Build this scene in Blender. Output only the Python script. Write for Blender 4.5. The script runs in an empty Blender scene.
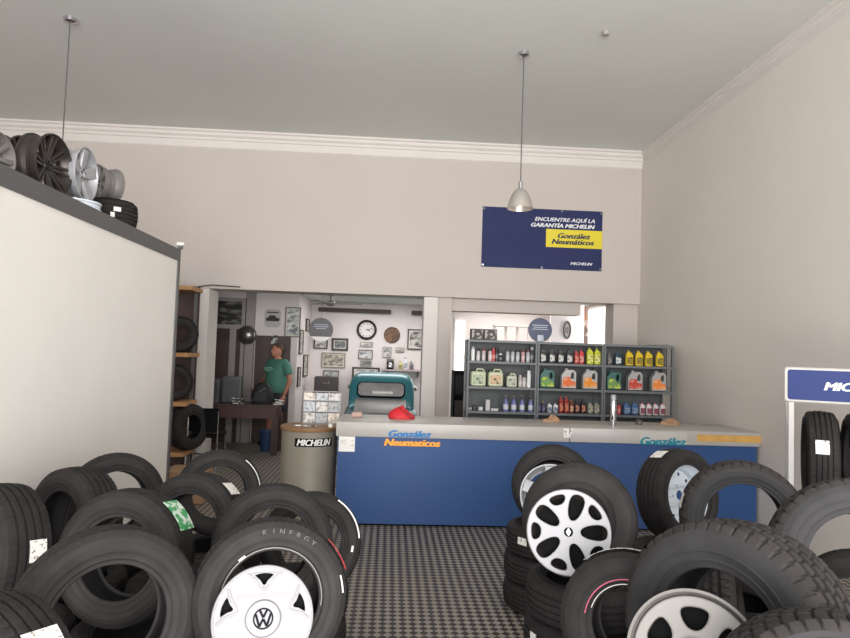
import bpy, bmesh, math, random
from mathutils import Vector, Matrix, Euler
random.seed(7)
PI = math.pi
SC = bpy.context.scene
COL = SC.collection
R_ = math.radians

# ------------------------------------------------------------------ camera (850 x 638, 640 px focal length)
F, PW, PH = 640.0, 850.0, 638.0
EYE = Vector((0, 0, 1.65))
yaw, pitch, roll = R_(3.065), R_(2.894), R_(1.895)
fwd = Vector((math.sin(yaw)*math.cos(pitch), math.cos(yaw)*math.cos(pitch), math.sin(pitch)))
rgt0 = Vector((math.cos(yaw), -math.sin(yaw), 0))
up0 = rgt0.cross(fwd)
rgt = rgt0*math.cos(roll) + up0*math.sin(roll)
upv = up0*math.cos(roll) - rgt0*math.sin(roll)
cd = bpy.data.cameras.new('camera'); cam = bpy.data.objects.new('camera', cd); COL.objects.link(cam)
cd.sensor_fit = 'HORIZONTAL'; cd.sensor_width = 36; cd.lens = 36*F/PW; cd.clip_start = .05; cd.clip_end = 200
cam.matrix_world = Matrix(((rgt.x, upv.x, -fwd.x, 0), (rgt.y, upv.y, -fwd.y, 0), (rgt.z, upv.z, -fwd.z, 1.65), (0, 0, 0, 1)))
SC.camera = cam

def P(px, py, y):
    """world point at depth y seen at photo pixel (px, py)"""
    d = rgt*((px-PW/2)/F) + upv*((PH/2-py)/F) + fwd
    return EYE + d*(y/d.y)

# ------------------------------------------------------------------ materials
def lin(c):
    return tuple(((v/255)/12.92 if v/255 <= .04045 else ((v/255+.055)/1.055)**2.4) for v in c)
MATS = {}
def mat(name, rgb, rough=.6, metal=0., var=0., vscale=8., bump=0., bscale=60., spec=.5, emit=None, estr=0., alpha=1., coat=0.):
    if name in MATS: return MATS[name]
    m = bpy.data.materials.new(name); m.use_nodes = True
    nt = m.node_tree; b = nt.nodes['Principled BSDF']
    c = lin(rgb)
    b.inputs['Base Color'].default_value = (*c, 1); b.inputs['Roughness'].default_value = rough
    b.inputs['Metallic'].default_value = metal; b.inputs['Specular IOR Level'].default_value = spec
    if coat: b.inputs['Coat Weight'].default_value = coat
    tc = nt.nodes.new('ShaderNodeTexCoord')
    if var:
        n = nt.nodes.new('ShaderNodeTexNoise'); n.inputs['Scale'].default_value = vscale; n.inputs['Detail'].default_value = 4
        nt.links.new(tc.outputs['Object'], n.inputs['Vector'])
        r = nt.nodes.new('ShaderNodeMapRange'); r.inputs['From Min'].default_value = .3; r.inputs['From Max'].default_value = .7
        r.inputs['To Min'].default_value = 1-var; r.inputs['To Max'].default_value = 1+var
        nt.links.new(n.outputs['Fac'], r.inputs['Value'])
        x = nt.nodes.new('ShaderNodeVectorMath'); x.operation = 'SCALE'; x.inputs[0].default_value = c
        nt.links.new(r.outputs['Result'], x.inputs['Scale']); nt.links.new(x.outputs['Vector'], b.inputs['Base Color'])
    if bump:
        n = nt.nodes.new('ShaderNodeTexNoise'); n.inputs['Scale'].default_value = bscale; n.inputs['Detail'].default_value = 5
        nt.links.new(tc.outputs['Object'], n.inputs['Vector'])
        bp = nt.nodes.new('ShaderNodeBump'); bp.inputs['Strength'].default_value = bump; bp.inputs['Distance'].default_value = .01
        nt.links.new(n.outputs['Fac'], bp.inputs['Height']); nt.links.new(bp.outputs['Normal'], b.inputs['Normal'])
    if emit:
        b.inputs['Emission Color'].default_value = (*lin(emit), 1); b.inputs['Emission Strength'].default_value = estr
    if alpha < 1: b.inputs['Alpha'].default_value = alpha
    MATS[name] = m; return m

def two_tone(name, c1, c2, scale, thr=.5, soft=.06, rough=.6, stretch=(1, 1, 1), detail=2.):
    """noise-blotched print, for illegible leaflets, labels and photographs"""
    if name in MATS: return MATS[name]
    m = mat(name, c1, rough); nt = m.node_tree; b = nt.nodes['Principled BSDF']
    tc = nt.nodes.new('ShaderNodeTexCoord'); mp = nt.nodes.new('ShaderNodeMapping'); mp.inputs['Scale'].default_value = stretch
    n = nt.nodes.new('ShaderNodeTexNoise'); n.inputs['Scale'].default_value = scale; n.inputs['Detail'].default_value = detail
    cr = nt.nodes.new('ShaderNodeValToRGB'); e = cr.color_ramp.elements
    e[0].position = thr-soft; e[0].color = (*lin(c1), 1); e[1].position = thr+soft; e[1].color = (*lin(c2), 1)
    nt.links.new(tc.outputs['Object'], mp.inputs['Vector']); nt.links.new(mp.outputs['Vector'], n.inputs['Vector'])
    nt.links.new(n.outputs['Fac'], cr.inputs['Fac']); nt.links.new(cr.outputs['Color'], b.inputs['Base Color'])
    return m

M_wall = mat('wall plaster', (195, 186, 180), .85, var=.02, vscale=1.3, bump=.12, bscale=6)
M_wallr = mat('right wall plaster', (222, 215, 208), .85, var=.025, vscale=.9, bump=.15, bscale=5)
M_ceil = mat('ceiling paint', (216, 217, 213), .9, var=.025, vscale=.8, bump=.05, bscale=8)
M_trim = mat('trim paint', (216, 210, 205), .7, var=.02, vscale=3)
M_back = mat('back room plaster', (214, 206, 204), .85, var=.03, vscale=1.5)
M_greyw = mat('grey door surround', (150, 143, 142), .8)
M_rub = mat('tyre rubber', (44, 42, 42), .7, var=.16, vscale=14, bump=.1, bscale=90, spec=.14)
M_side = mat('tyre sidewall rubber', (47, 45, 45), .6, var=.2, vscale=9, bump=.05, bscale=60, spec=.17)
M_sideg = mat('dusty tyre sidewall rubber', (56, 55, 56), .6, var=.18, vscale=7, spec=.17)
M_treadg = mat('dusty tread rubber', (56, 53, 52), .65, var=.24, vscale=12, spec=.16)
M_let = mat('sidewall lettering', (84, 82, 81), .6)
M_silver = mat('silver alloy', (172, 172, 176), .45, .35, var=.05, vscale=10)
M_bright = mat('machined alloy', (166, 165, 169), .5, .2, spec=.3)
M_hub = mat('silver plastic', (160, 158, 162), .55, .0, spec=.25)
M_whitest = mat('white steel wheel paint', (206, 214, 222), .4)
M_dkrim = mat('dark bronze rim', (70, 64, 61), .38, .6, var=.1, vscale=12)
M_dull = mat('dull cast alloy', (124, 120, 117), .55, .2, var=.08, vscale=8)
M_black = mat('black plastic', (13, 13, 14), .6, spec=.08)
M_white = mat('white paper', (232, 230, 226), .8)
M_label = two_tone('printed tyre sticker', (228, 225, 220), (120, 112, 108), 260, .62, .03, .7, (1, .25, .25))
M_green = two_tone('green printed sticker', (60, 150, 90), (205, 218, 205), 34, .5, .04)
M_red = mat('red tread tag', (196, 52, 58), .6)
M_steel = mat('grey steel frame', (96, 95, 96), .5, .2, var=.05, vscale=4)
M_panel = mat('white panel', (240, 236, 230), .55, var=.015, vscale=2)
M_rackg = mat('grey enamelled shelving', (104, 107, 110), .5, .1, var=.05, vscale=6)
M_wood = mat('pale shelf wood', (176, 132, 86), .6, var=.12, vscale=10)
M_top = mat('drum wood top', (138, 104, 72), .45, var=.14, vscale=12)
M_dwood = mat('dark brown wood', (62, 44, 40), .5, var=.2, vscale=9)
M_blue = mat('counter blue laminate', (48, 78, 128), .42, spec=.3, var=.03, vscale=2)
M_grey = mat('counter grey laminate', (176, 172, 168), .38, var=.02, vscale=4)
M_navy = mat('banner navy', (44, 50, 90), .6, spec=.2, var=.06, vscale=4)
M_yel = mat('banner yellow', (222, 204, 44), .5)
M_lblue = mat('logo blue', (24, 112, 178), .5)
M_teal = mat('logo teal', (0, 130, 150), .5)
M_or = mat('logo orange', (238, 160, 46), .5)
M_chrome = mat('chrome', (200, 200, 205), .15, 1.)

# floor: rubber matting of little grey diamonds on black
def floor_mat():
    m = mat('diamond floor', (90, 86, 82), .5); nt = m.node_tree; b = nt.nodes['Principled BSDF']
    tc = nt.nodes.new('ShaderNodeTexCoord'); mp = nt.nodes.new('ShaderNodeMapping')
    mp.inputs['Rotation'].default_value = (0, 0, R_(45)); mp.inputs['Location'].default_value = (.013, .007, .01)
    ck = nt.nodes.new('ShaderNodeTexChecker'); ck.inputs['Scale'].default_value = 1/.043
    ck.inputs['Color1'].default_value = (*lin((156, 148, 137)), 1); ck.inputs['Color2'].default_value = (*lin((52, 49, 49)), 1)
    n = nt.nodes.new('ShaderNodeTexNoise'); n.inputs['Scale'].default_value = 1.1; n.inputs['Detail'].default_value = 5
    r = nt.nodes.new('ShaderNodeMapRange'); r.inputs['To Min'].default_value = .75; r.inputs['To Max'].default_value = 1.2
    x = nt.nodes.new('ShaderNodeVectorMath'); x.operation = 'SCALE'
    nt.links.new(tc.outputs['Object'], mp.inputs['Vector']); nt.links.new(mp.outputs['Vector'], ck.inputs['Vector'])
    nt.links.new(tc.outputs['Object'], n.inputs['Vector']); nt.links.new(n.outputs['Fac'], r.inputs['Value'])
    nt.links.new(ck.outputs['Color'], x.inputs[0]); nt.links.new(r.outputs['Result'], x.inputs['Scale'])
    nt.links.new(x.outputs['Vector'], b.inputs['Base Color'])
    return m
M_floor = floor_mat()

# ------------------------------------------------------------------ mesh helpers
class MB:
    def __init__(s): s.v = []; s.f = []; s.M = Matrix()
    def add(s, vs, fs):
        o = len(s.v); s.v += [tuple(s.M @ Vector(v)) for v in vs]; s.f += [tuple(i+o for i in f) for f in fs]; return s
    def box(s, c, d):
        x, y, z = c; a, b, e = d[0]/2, d[1]/2, d[2]/2
        vs = [(x+i*a, y+j*b, z+k*e) for k in (-1, 1) for j in (-1, 1) for i in (-1, 1)]
        return s.add(vs, [(0, 2, 3, 1), (4, 5, 7, 6), (0, 1, 5, 4), (2, 6, 7, 3), (0, 4, 6, 2), (1, 3, 7, 5)])
    def bb(s, x0, x1, y0, y1, z0, z1):
        return s.box(((x0+x1)/2, (y0+y1)/2, (z0+z1)/2), (x1-x0, y1-y0, z1-z0))
    def rbox(s, c, d, r, n=4):
        """box with rounded vertical edges (radius r) and small chamfer on top and bottom"""
        x, y, z = c; a, b, e = d[0]/2, d[1]/2, d[2]/2; ring = []
        for (sx, sy, t0) in ((1, 1, 0), (-1, 1, 90), (-1, -1, 180), (1, -1, 270)):
            for k in range(n+1):
                t = R_(t0+90*k/n); ring.append((sx*(a-r)+r*math.cos(t), sy*(b-r)+r*math.sin(t)))
        N = len(ring); q = min(r*.6, e*.4); vs = []
        for (zz, sc) in ((-e, q), (-e+q, 0), (e-q, 0), (e, q)):
            for (u, v) in ring: vs.append((x+u*(1-sc/a), y+v*(1-sc/b), z+zz))
        fs = []
        for k in range(3):
            for i in range(N): fs.append((k*N+i, k*N+(i+1) % N, (k+1)*N+(i+1) % N, (k+1)*N+i))
        fs.append(tuple(range(N-1, -1, -1))); fs.append(tuple(3*N+i for i in range(N)))
        return s.add(vs, fs)
    def lathe(s, prof, n=32, close=False, cap=True):
        vs = []; fs = []; m = len(prof)
        for (r, z) in prof:
            for i in range(n): t = 2*PI*i/n; vs.append((r*math.cos(t), r*math.sin(t), z))
        for k in range(m if close else m-1):
            k2 = (k+1) % m
            for i in range(n): fs.append((k*n+i, k*n+(i+1) % n, k2*n+(i+1) % n, k2*n+i))
        if not close and cap:
            if prof[0][0] > 1e-6: fs.append(tuple(range(n-1, -1, -1)))
            if prof[-1][0] > 1e-6: fs.append(tuple((m-1)*n+i for i in range(n)))
        return s.add(vs, fs)
    def tube(s, pts, r, n=8, closed=False):
        pts = [Vector(p) for p in pts]; rs = r if isinstance(r, (list, tuple)) else [r]*len(pts); vs = []; fs = []
        L = len(pts); prev = None
        for k, p in enumerate(pts):
            if closed: t = pts[(k+1) % L]-pts[k-1]
            else: t = pts[min(k+1, L-1)]-pts[max(k-1, 0)]
            t.normalize()
            if prev is None: u = t.orthogonal().normalized()
            else: u = (prev-t*prev.dot(t)).normalized()
            prev = u; w = t.cross(u)
            for i in range(n): a = 2*PI*i/n; vs.append(tuple(p+(u*math.cos(a)+w*math.sin(a))*rs[k]))
        for k in range(L if closed else L-1):
            k2 = (k+1) % L
            for i in range(n): fs.append((k*n+i, k*n+(i+1) % n, k2*n+(i+1) % n, k2*n+i))
        if not closed: fs.append(tuple(range(n-1, -1, -1))); fs.append(tuple((L-1)*n+i for i in range(n)))
        return s.add(vs, fs)
    def ball(s, c, r, n=12, m=8):
        rx, ry, rz = (r, r, r) if not isinstance(r, (tuple, list)) else r
        vs = [(c[0], c[1], c[2]-rz)]; fs = []
        for k in range(1, m):
            p = -PI/2+PI*k/m
            for i in range(n): t = 2*PI*i/n; vs.append((c[0]+rx*math.cos(p)*math.cos(t), c[1]+ry*math.cos(p)*math.sin(t), c[2]+rz*math.sin(p)))
        vs.append((c[0], c[1], c[2]+rz)); T = len(vs)-1
        for i in range(n): fs.append((0, 1+(i+1) % n, 1+i)); fs.append((T, T-n+i, T-n+(i+1) % n))
        for k in range(m-2):
            for i in range(n): a = 1+k*n; fs.append((a+i, a+(i+1) % n, a+n+(i+1) % n, a+n+i))
        return s.add(vs, fs)
    def prism(s, pts2, y0, y1, plane='XZ'):
        """polygon extruded: XZ -> along Y, XY -> along Z, YZ -> along X"""
        n = len(pts2); f = {'XZ': lambda a, b, t: (a, t, b), 'XY': lambda a, b, t: (a, b, t), 'YZ': lambda a, b, t: (t, a, b)}[plane]
        vs = [f(a, b, y0) for a, b in pts2]+[f(a, b, y1) for a, b in pts2]
        fs = [(i, (i+1) % n, n+(i+1) % n, n+i) for i in range(n)]+[tuple(range(n-1, -1, -1)), tuple(range(n, 2*n))]
        return s.add(vs, fs)
    def mesh(s, name, m, smooth=35, bevel=0.):
        me = bpy.data.meshes.new(name); bm = bmesh.new()
        vv = [bm.verts.new(v) for v in s.v]
        for f in s.f:
            try: bm.faces.new([vv[i] for i in f])
            except ValueError: pass
        bmesh.ops.recalc_face_normals(bm, faces=bm.faces)
        if bevel:
            es = [e for e in bm.edges if len(e.link_faces) == 2 and e.calc_face_angle(0) > .6]
            bmesh.ops.bevel(bm, geom=es, offset=bevel, segments=2, affect='EDGES', profile=.5)
        bm.to_mesh(me); bm.free(); fin(me, m, smooth); return me
    def build(s, name, m, parent=None, smooth=35, bevel=0., M=None):
        return link(name, s.mesh(name, m, smooth, bevel), parent, M)
def fin(me, m, smooth=35):
    if m and not me.materials: me.materials.append(m)
    if smooth:
        me.polygons.foreach_set('use_smooth', [True]*len(me.polygons)); me.set_sharp_from_angle(angle=R_(smooth))
def link(name, me, parent=None, M=None):
    o = bpy.data.objects.new(name, me); COL.objects.link(o)
    if parent: o.parent = parent
    if M is not None: o.matrix_local = M
    return o
def tag(o, label, cat, group=None):
    o['label'] = label; o['category'] = cat
    if group: o['group'] = group
    return o
def thing(name, label, cat, loc=(0, 0, 0), rz=0., group=None, M=None):
    o = bpy.data.objects.new(name, None); COL.objects.link(o); o.empty_display_size = .1
    if M is not None: o.matrix_world = M
    else: o.location = loc; o.rotation_euler = (0, 0, rz)
    return tag(o, label, cat, group)
def struct(name, mb, m, smooth=0):
    o = mb.build(name, m, None, smooth); o['kind'] = 'structure'; return o
def dup(root, M, label, group=None):
    """a copy of a thing with copies of its parts and sub-parts, sharing their meshes"""
    r = root.copy(); COL.objects.link(r); r.matrix_world = M; r['label'] = label
    if group: r['group'] = group
    for ch in list(root.children):
        c = ch.copy(); COL.objects.link(c); c.parent = r
        for g in list(ch.children):
            d = g.copy(); COL.objects.link(d); d.parent = c
    return r
def part_label(o, t): o['label'] = t; return o
def T(x, y, z): return Matrix.Translation((x, y, z))
def RX(d): return Matrix.Rotation(R_(d), 4, 'X')
def RY(d): return Matrix.Rotation(R_(d), 4, 'Y')
def RZ(d): return Matrix.Rotation(R_(d), 4, 'Z')
DG = None
def eval_mesh(o):
    dg = bpy.context.evaluated_depsgraph_get(); me = bpy.data.meshes.new_from_object(o.evaluated_get(dg)); return me
def text_me(s, size, m, shear=.0, ext=.0015, bold=0., align='LEFT', width=None, space=1.):
    cu = bpy.data.curves.new('lettering', 'FONT'); cu.body = s; cu.size = size; cu.shear = shear; cu.extrude = ext
    cu.space_character = space; cu.align_x = 'LEFT'; cu.resolution_u = 3
    o = bpy.data.objects.new('lettering', cu); COL.objects.link(o); me = eval_mesh(o)
    bpy.data.objects.remove(o); bpy.data.curves.remove(cu)
    xs = [v.co.x for v in me.vertices]; x0, x1 = min(xs), max(xs); k = width/(x1-x0) if width else 1
    off = {'LEFT': x0, 'CENTER': (x0+x1)/2, 'RIGHT': x1}[align]
    for v in me.vertices: v.co.x = (v.co.x-off)*k
    if bold:                                     # heavier strokes: the outline doubled sideways and upwards
        base = [tuple(v.co) for v in me.vertices]; fs = [tuple(p.vertices) for p in me.polygons]; mb = MB()
        for i, (dx_, dz_) in enumerate(((0, 0), (bold, 0), (-bold, 0), (0, bold*.6))): mb.add([(a+dx_, b+dz_, c+i*.00012) for a, b, c in base], fs)
        me2 = bpy.data.meshes.new('lettering'); me2.from_pydata(mb.v, [], mb.f); me = me2
    me.materials.clear(); me.materials.append(m); return me
def text(name, s, size, m, parent, M, **k):
    return link(name, text_me(s, size, m, **k), parent, M)
FACE = RX(90)            # lettering turned upright, facing -Y
def plate_me(outer, holes, thick, bev, m, res=1):
    """flat plate with holes: loops are lists of (x, y)"""
    cu = bpy.data.curves.new('plate', 'CURVE'); cu.dimensions = '2D'; cu.fill_mode = 'BOTH'
    cu.extrude = thick/2; cu.bevel_depth = bev; cu.bevel_resolution = res
    for lp in [outer]+holes:
        sp = cu.splines.new('POLY'); sp.points.add(len(lp)-1); sp.use_cyclic_u = True
        for p, q in zip(sp.points, lp): p.co = (q[0], q[1], 0, 1)
    o = bpy.data.objects.new('plate', cu); COL.objects.link(o); me = eval_mesh(o)
    bpy.data.objects.remove(o); bpy.data.curves.remove(cu)
    me.materials.clear(); fin(me, m, 40); return me
def circ(r, n=64, cx=0, cy=0): return [(cx+r*math.cos(2*PI*i/n), cy+r*math.sin(2*PI*i/n)) for i in range(n)]
def oval(rc, ang, lr, lt, n=24, p=2.4, egg=0.):
    """superellipse hole centred at radius rc, angle ang (deg); lr radial and lt tangential half-lengths"""
    out = []; a = R_(ang)
    for i in range(n):
        t = 2*PI*i/n; c, s = math.cos(t), math.sin(t)
        u = lr*math.copysign(abs(c)**(2/p), c); v = lt*math.copysign(abs(s)**(2/p), s)*(1+egg*u/lr)
        out.append(((rc+u)*math.cos(a)-v*math.sin(a), (rc+u)*math.sin(a)+v*math.cos(a)))
    return out

# ------------------------------------------------------------------ the room
XR, YB, ZC, XL, YF = 3.63, 9.16, 4.69, -6.2, -1.2
struct('floor', MB().bb(XL, XR+.2, YF, 14, -.12, 0), M_floor)
struct('ceiling', MB().bb(XL, XR+.2, YF, YB+.2, ZC, ZC+.12), M_ceil)
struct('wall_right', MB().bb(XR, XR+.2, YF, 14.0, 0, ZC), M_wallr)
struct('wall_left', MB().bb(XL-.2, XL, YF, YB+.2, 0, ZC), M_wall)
w = MB()
w.bb(XL, XR, YB, YB+.45, 2.44, ZC)                     # upper wall over both openings
w.bb(XL, -2.58, YB+.03, YB+.45, 0, 2.44)
w.bb(.66, .88, YB+.08, YB+.45, 0, 2.44)
w.bb(3.27, XR, YB+.08, YB+.45, 0, 2.44)
w.bb(.88, 2.80, YB+.16, YB+.45, 2.26, 2.44)
struct('wall_back', w, M_wall)
struct('trim_1', MB().bb(-2.78, -2.56, YB-.03, YB+.45, 0, 2.43), M_trim)      # white posts of the wide opening
struct('trim_2', MB().bb(.47, .67, YB-.01, YB+.45, 0, 2.43), M_trim)
co = MB()                                              # stepped plaster cornice
prof = [(0, 0), (.10, 0), (.10, -.025), (.075, -.04), (.07, -.075), (.04, -.10), (.035, -.13), (.018, -.14), (.016, -.235), (.007, -.245), (0, -.25)]
co.prism([(YB-d, ZC+z) for d, z in prof], XL, XR, 'YZ')
struct('trim_3', co, M_trim, 25)
co = MB(); co.prism([(XR-d*.45, ZC+z*.8) for d, z in prof], YF, YB-.1, 'XZ'); struct('trim_4', co, M_trim, 25)

# back room
struct('wall_rear', MB().bb(-1.60, XR, 13.0, 13.2, 0, 2.75), M_back)
w = MB(); w.bb(-6, -1.72, 11.2, 11.4, 0, 2.75); struct('wall_rear_left', w, M_back)
struct('wall_side', MB().bb(-1.72, -1.60, 11.2, 13.0, 0, 2.75), M_back)
struct('wall_far_left', MB().bb(-6.0, -5.8, YB+.45, 11.2, 0, 2.75), M_back)
struct('ceiling_rear', MB().bb(-6, XR, YB+.45, 13.1, 2.58, 2.70), M_ceil)
w = MB(); w.bb(-1.45, .0, 12.86, 13.0, 2.38, 2.46); w.bb(.42, 1.2, 12.86, 13.0, 2.38, 2.46)
struct('trim_5', w, mat('dark beam', (62, 55, 52), .7))
def door(n, x0, x1, y, z1, transom=None, mullion=None):
    o = MB().bb(x0, x1, y-.05, y, 0, z1).build('door_%d' % n, M_dwood); o['kind'] = 'structure'
    fr = MB()
    zt = transom or z1
    fr.bb(x0-.06, x0, y-.07, y, 0, zt+.06); fr.bb(x1, x1+.06, y-.07, y, 0, zt+.06); fr.bb(x0, x1, y-.07, y, zt, zt+.06)
    if transom: fr.bb(x0, x1, y-.07, y, z1, z1+.07)
    if mullion: fr.bb(mullion[0], mullion[1], y-.08, y-.05, 0, z1)
    fr.build('door_frame', M_greyw if transom else M_dwood, o)
    if transom:
        pa = MB().bb(x0, x1, y-.04, y-.01, z1+.07, transom).build('transom_pane', two_tone('transom picture', (44, 44, 44), (120, 118, 112), 5, .55, .08, .3, (1, 1, 3)), o)
    pn = MB()
    for (a, b) in ((.12, .48), (.52, .88)):
        pn.bb(x0+.08, x1-.08, y-.062, y-.048, z1*a, z1*b)
    pn.build('door_panel', mat('door panel brown', (70, 52, 47), .5), o)
    MB().ball((x1-.06, y-.09, 1.0), .028).build('door_handle', M_chrome, o)
    return o
a = P(209, 330, 11.2); b = P(242, 330, 11.2)
door(1, a.x, b.x, 11.2, 1.93, 2.40, (a.x+.67*(b.x-a.x), a.x+.86*(b.x-a.x)))
a = P(260, 339, 11.2); b = P(287.6, 339, 11.2)
door(2, a.x, b.x, 11.2, a.z)
struct('trim_6', MB().bb(P(243, 330, 11.2).x+.06, P(255, 330, 11.2).x, 11.12, 11.2, 0, 2.58), M_greyw)

# bright side room seen over the oil shelves
struct('wall_partition', MB().bb(P(551, 330, 11.0).x, P(584, 330, 11.0).x, 11.0, 11.1, 0, 2.58), mat('lit white plaster', (236, 232, 236), .8))
zw0, zw1 = 1.1, P(606, 305, 10.7).z
wn = MB().bb(XR-.05, XR, 10.1, 11.42, zw0, zw1).build('window_1', M_trim); wn['kind'] = 'structure'
MB().bb(XR-.065, XR-.051, 10.15, 11.37, zw0+.05, zw1-.05).build('window_pane', mat('daylit window glass', (255, 252, 248), .3, emit=(255, 248, 240), estr=3.), wn)
a = P(455, 318, 12.9); b = P(464, 400, 12.9)
wn = MB().bb(a.x, b.x, 12.93, 13.0, .8, a.z).build('window_2', M_trim); wn['kind'] = 'structure'
pm = MATS['daylit window glass']
for k in range(4):
    z0 = .84+k*(a.z-.86)/4; MB().bb(a.x+.03, b.x-.03, 12.915, 12.929, z0, z0+(a.z-.86)/4-.04).build('window_pane', pm, wn)

# ------------------------------------------------------------------ tyres
TY = {}
def tyre_mesh(R, wd, rb, pat, dusty=False):
    key = (R, wd, rb, pat, dusty)
    if key in TY: return TY[key]
    h = R-rb; hw = wd/2; zt = hw*.80
    rows = []                                    # (z, r, rib or None)
    def crown(z): return R-.010*(abs(z)/zt)**2.2
    if pat == 'rib':
        cuts = [-.58, -.2, .2, .58]; gw = .065; dep = .009; seg, per, gap, ldep = 240, 4, 1, .003
    elif pat == 'fine':
        cuts = [-.5, 0, .5]; gw = .05; dep = .009; seg, per, gap, ldep = 240, 6, 1, .007
    else:
        cuts = [-.55, -.18, .18, .55]; gw = .075; dep = .013; seg, per, gap, ldep = 288, 6, 1, .010
    edges = [-1]+cuts+[1]
    rows.append((-hw*.93, R-.034, 'side'))
    for k in range(len(edges)-1):
        z0 = edges[k]+(gw if k else 0); z1 = edges[k+1]-(gw if k < len(edges)-2 else 0)
        if k: rows.append((zt*(z0-.012), crown(zt*z0)-dep, None))
        if k == 0: rows.append((zt*-1.08, R-.018, k))
        rows.append((zt*z0, crown(zt*z0), k)); rows.append((zt*(z0+z1)/2, crown(zt*(z0+z1)/2)+.0006, k)); rows.append((zt*z1, crown(zt*z1), k))
        if k == len(edges)-2: rows.append((zt*1.08, R-.018, k))
        if k < len(edges)-2: rows.append((zt*(z1+.012), crown(zt*z1)-dep, None))
    rows.append((hw*.93, R-.034, 'side'))
    rows += [(hw*.86, R-.044, 'in'), (hw*.5, R-.026, 'in'), (0, R-.022, 'in'), (-hw*.5, R-.026, 'in'), (-hw*.86, R-.044, 'in')]
    ph = [0, 3, 1, 4, 2]; n = len(rows); vs = []; fs = []
    for (z, r, k) in rows:
        for i in range(seg):
            rr = r; zz = z; ii = i
            if isinstance(k, int):
                if pat == 'block': ii = i+int(round(abs(z)/zt*3))
                if pat == 'rib': ii = i+int(round(z/zt*3))
                if (ii+ph[k]) % per < gap: rr -= ldep if pat != 'rib' or k in (0, 4) else ldep*.6
            t = 2*PI*i/seg; vs.append((rr*math.cos(t), rr*math.sin(t), zz))
    for k in range(n):
        k2 = (k+1) % n
        for i in range(seg): fs.append((k*seg+i, k*seg+(i+1) % seg, k2*seg+(i+1) % seg, k2*seg+i))
    tb = MB(); tb.add(vs, fs); tm = tb.mesh('tread', M_treadg if dusty else M_rub, 20)
    prof = [(R-.0335, hw*.93), (R-.042, hw*.955), (R-.055, hw*.985), (rb+h*.56, hw), (rb+h*.40, hw*.985), (rb+h*.385, hw*1.0), (rb+h*.35, hw*.992), (rb+h*.335, hw*.965),
            (rb+h*.2, hw*.90), (rb+h*.17, hw*.905), (rb+h*.15, hw*.885), (rb+.014, hw*.84), (rb+.003, hw*.82), (rb, hw*.78), (rb, hw*.70), (rb+.008, hw*.66), (rb+.016, hw*.68),
            (rb+h*.25, hw*.82), (rb+h*.55, hw*.92), (R-.06, hw*.91), (R-.046, hw*.87), (R-.036, hw*.87)]
    sb = MB(); sb.lathe(prof, 96, close=True); sm = sb.mesh('sidewall', M_sideg if dusty else M_side, 28)
    TY[key] = (tm, sm); return TY[key]

def frame_from(c, n, spin=0.):
    """matrix with local Z along n, local Y as near up as it goes, local X to the right as seen from in front"""
    n = Vector(n).normalized(); u = Vector((0, 0, 1))
    if abs(n.z) > .98: u = Vector((0, 1, 0))
    y = (u-n*u.dot(n)).normalized(); x = y.cross(n)
    M = Matrix(((x.x, y.x, n.x, c[0]), (x.y, y.y, n.y, c[1]), (x.z, y.z, n.z, c[2]), (0, 0, 0, 1)))
    return M @ RZ(spin)
def axis(yw, lean):
    return Vector((math.sin(R_(yw))*math.cos(R_(lean)), -math.cos(R_(yw))*math.cos(R_(lean)), math.sin(R_(lean))))
def make_tyre(M, label, R=.29, wd=.185, rb=.172, pat='rib', dusty=False, group=None):
    t = thing('tyre', label, 'tyre', M=M, group=group)
    tm, sm = tyre_mesh(R, wd, rb, pat, dusty)
    link('tread', tm, t); link('sidewall', sm, t); link('sidewall', sm, t, RX(180))
    return t
def patch(parent, name, m, R, a0, a1, z0, z1, lab=None, n=8, lift=.003):
    """sticker bent round the tread"""
    vs = []; fs = []
    for k in range(n+1):
        a = R_(a0+(a1-a0)*k/n)
        for (r, z) in ((R+lift, z0), (R+lift, z1), (R+lift-.0015, z1), (R+lift-.0015, z0)): vs.append((r*math.cos(a), r*math.sin(a), z))
    for k in range(n):
        for j in range(4): fs.append((k*4+j, k*4+(j+1) % 4, k*4+4+(j+1) % 4, k*4+4+j))
    fs += [(0, 3, 2, 1), (n*4, n*4+1, n*4+2, n*4+3)]
    o = MB().add(vs, fs).build(name, m, parent, 60)
    if lab: o['label'] = lab
    return o
def ring_line(parent, name, m, r, z, a0, a1, wdt=.004, lab=None, n=20):
    """thin raised stripe on a sidewall, along an arc"""
    vs = []; fs = []
    for k in range(n+1):
        a = R_(a0+(a1-a0)*k/n)
        for (q, zz) in ((r, z), (r+wdt, z), (r+wdt, z-.003), (r, z-.003)): vs.append((q*math.cos(a), q*math.sin(a), zz))
    for k in range(n):
        for j in range(4): fs.append((k*4+j, k*4+(j+1) % 4, k*4+4+(j+1) % 4, k*4+4+j))
    fs += [(0, 3, 2, 1), (n*4, n*4+1, n*4+2, n*4+3)]
    o = MB().add(vs, fs).build(name, m, parent, 60)
    if lab: o['label'] = lab
    return o
def arc_text(parent, s, r, z, amid, size, m, step):
    mb = MB(); n = len(s)
    for i, ch in enumerate(s):
        if ch == ' ': continue
        me = text_me(ch, size, m, ext=.0008, bold=.0006, align='CENTER')
        a = amid+(n-1)/2*step-i*step
        mb.M = RZ(a-90) @ T(0, r, z)
        mb.add([v.co for v in me.vertices], [tuple(p.vertices) for p in me.polygons])
    return mb.build('lettering', m, parent, 0)
def stand(px, py, y, yw, lean, label, **k):
    return make_tyre(frame_from(P(px, py, y), axis(yw, lean)), label, **k)

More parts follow.
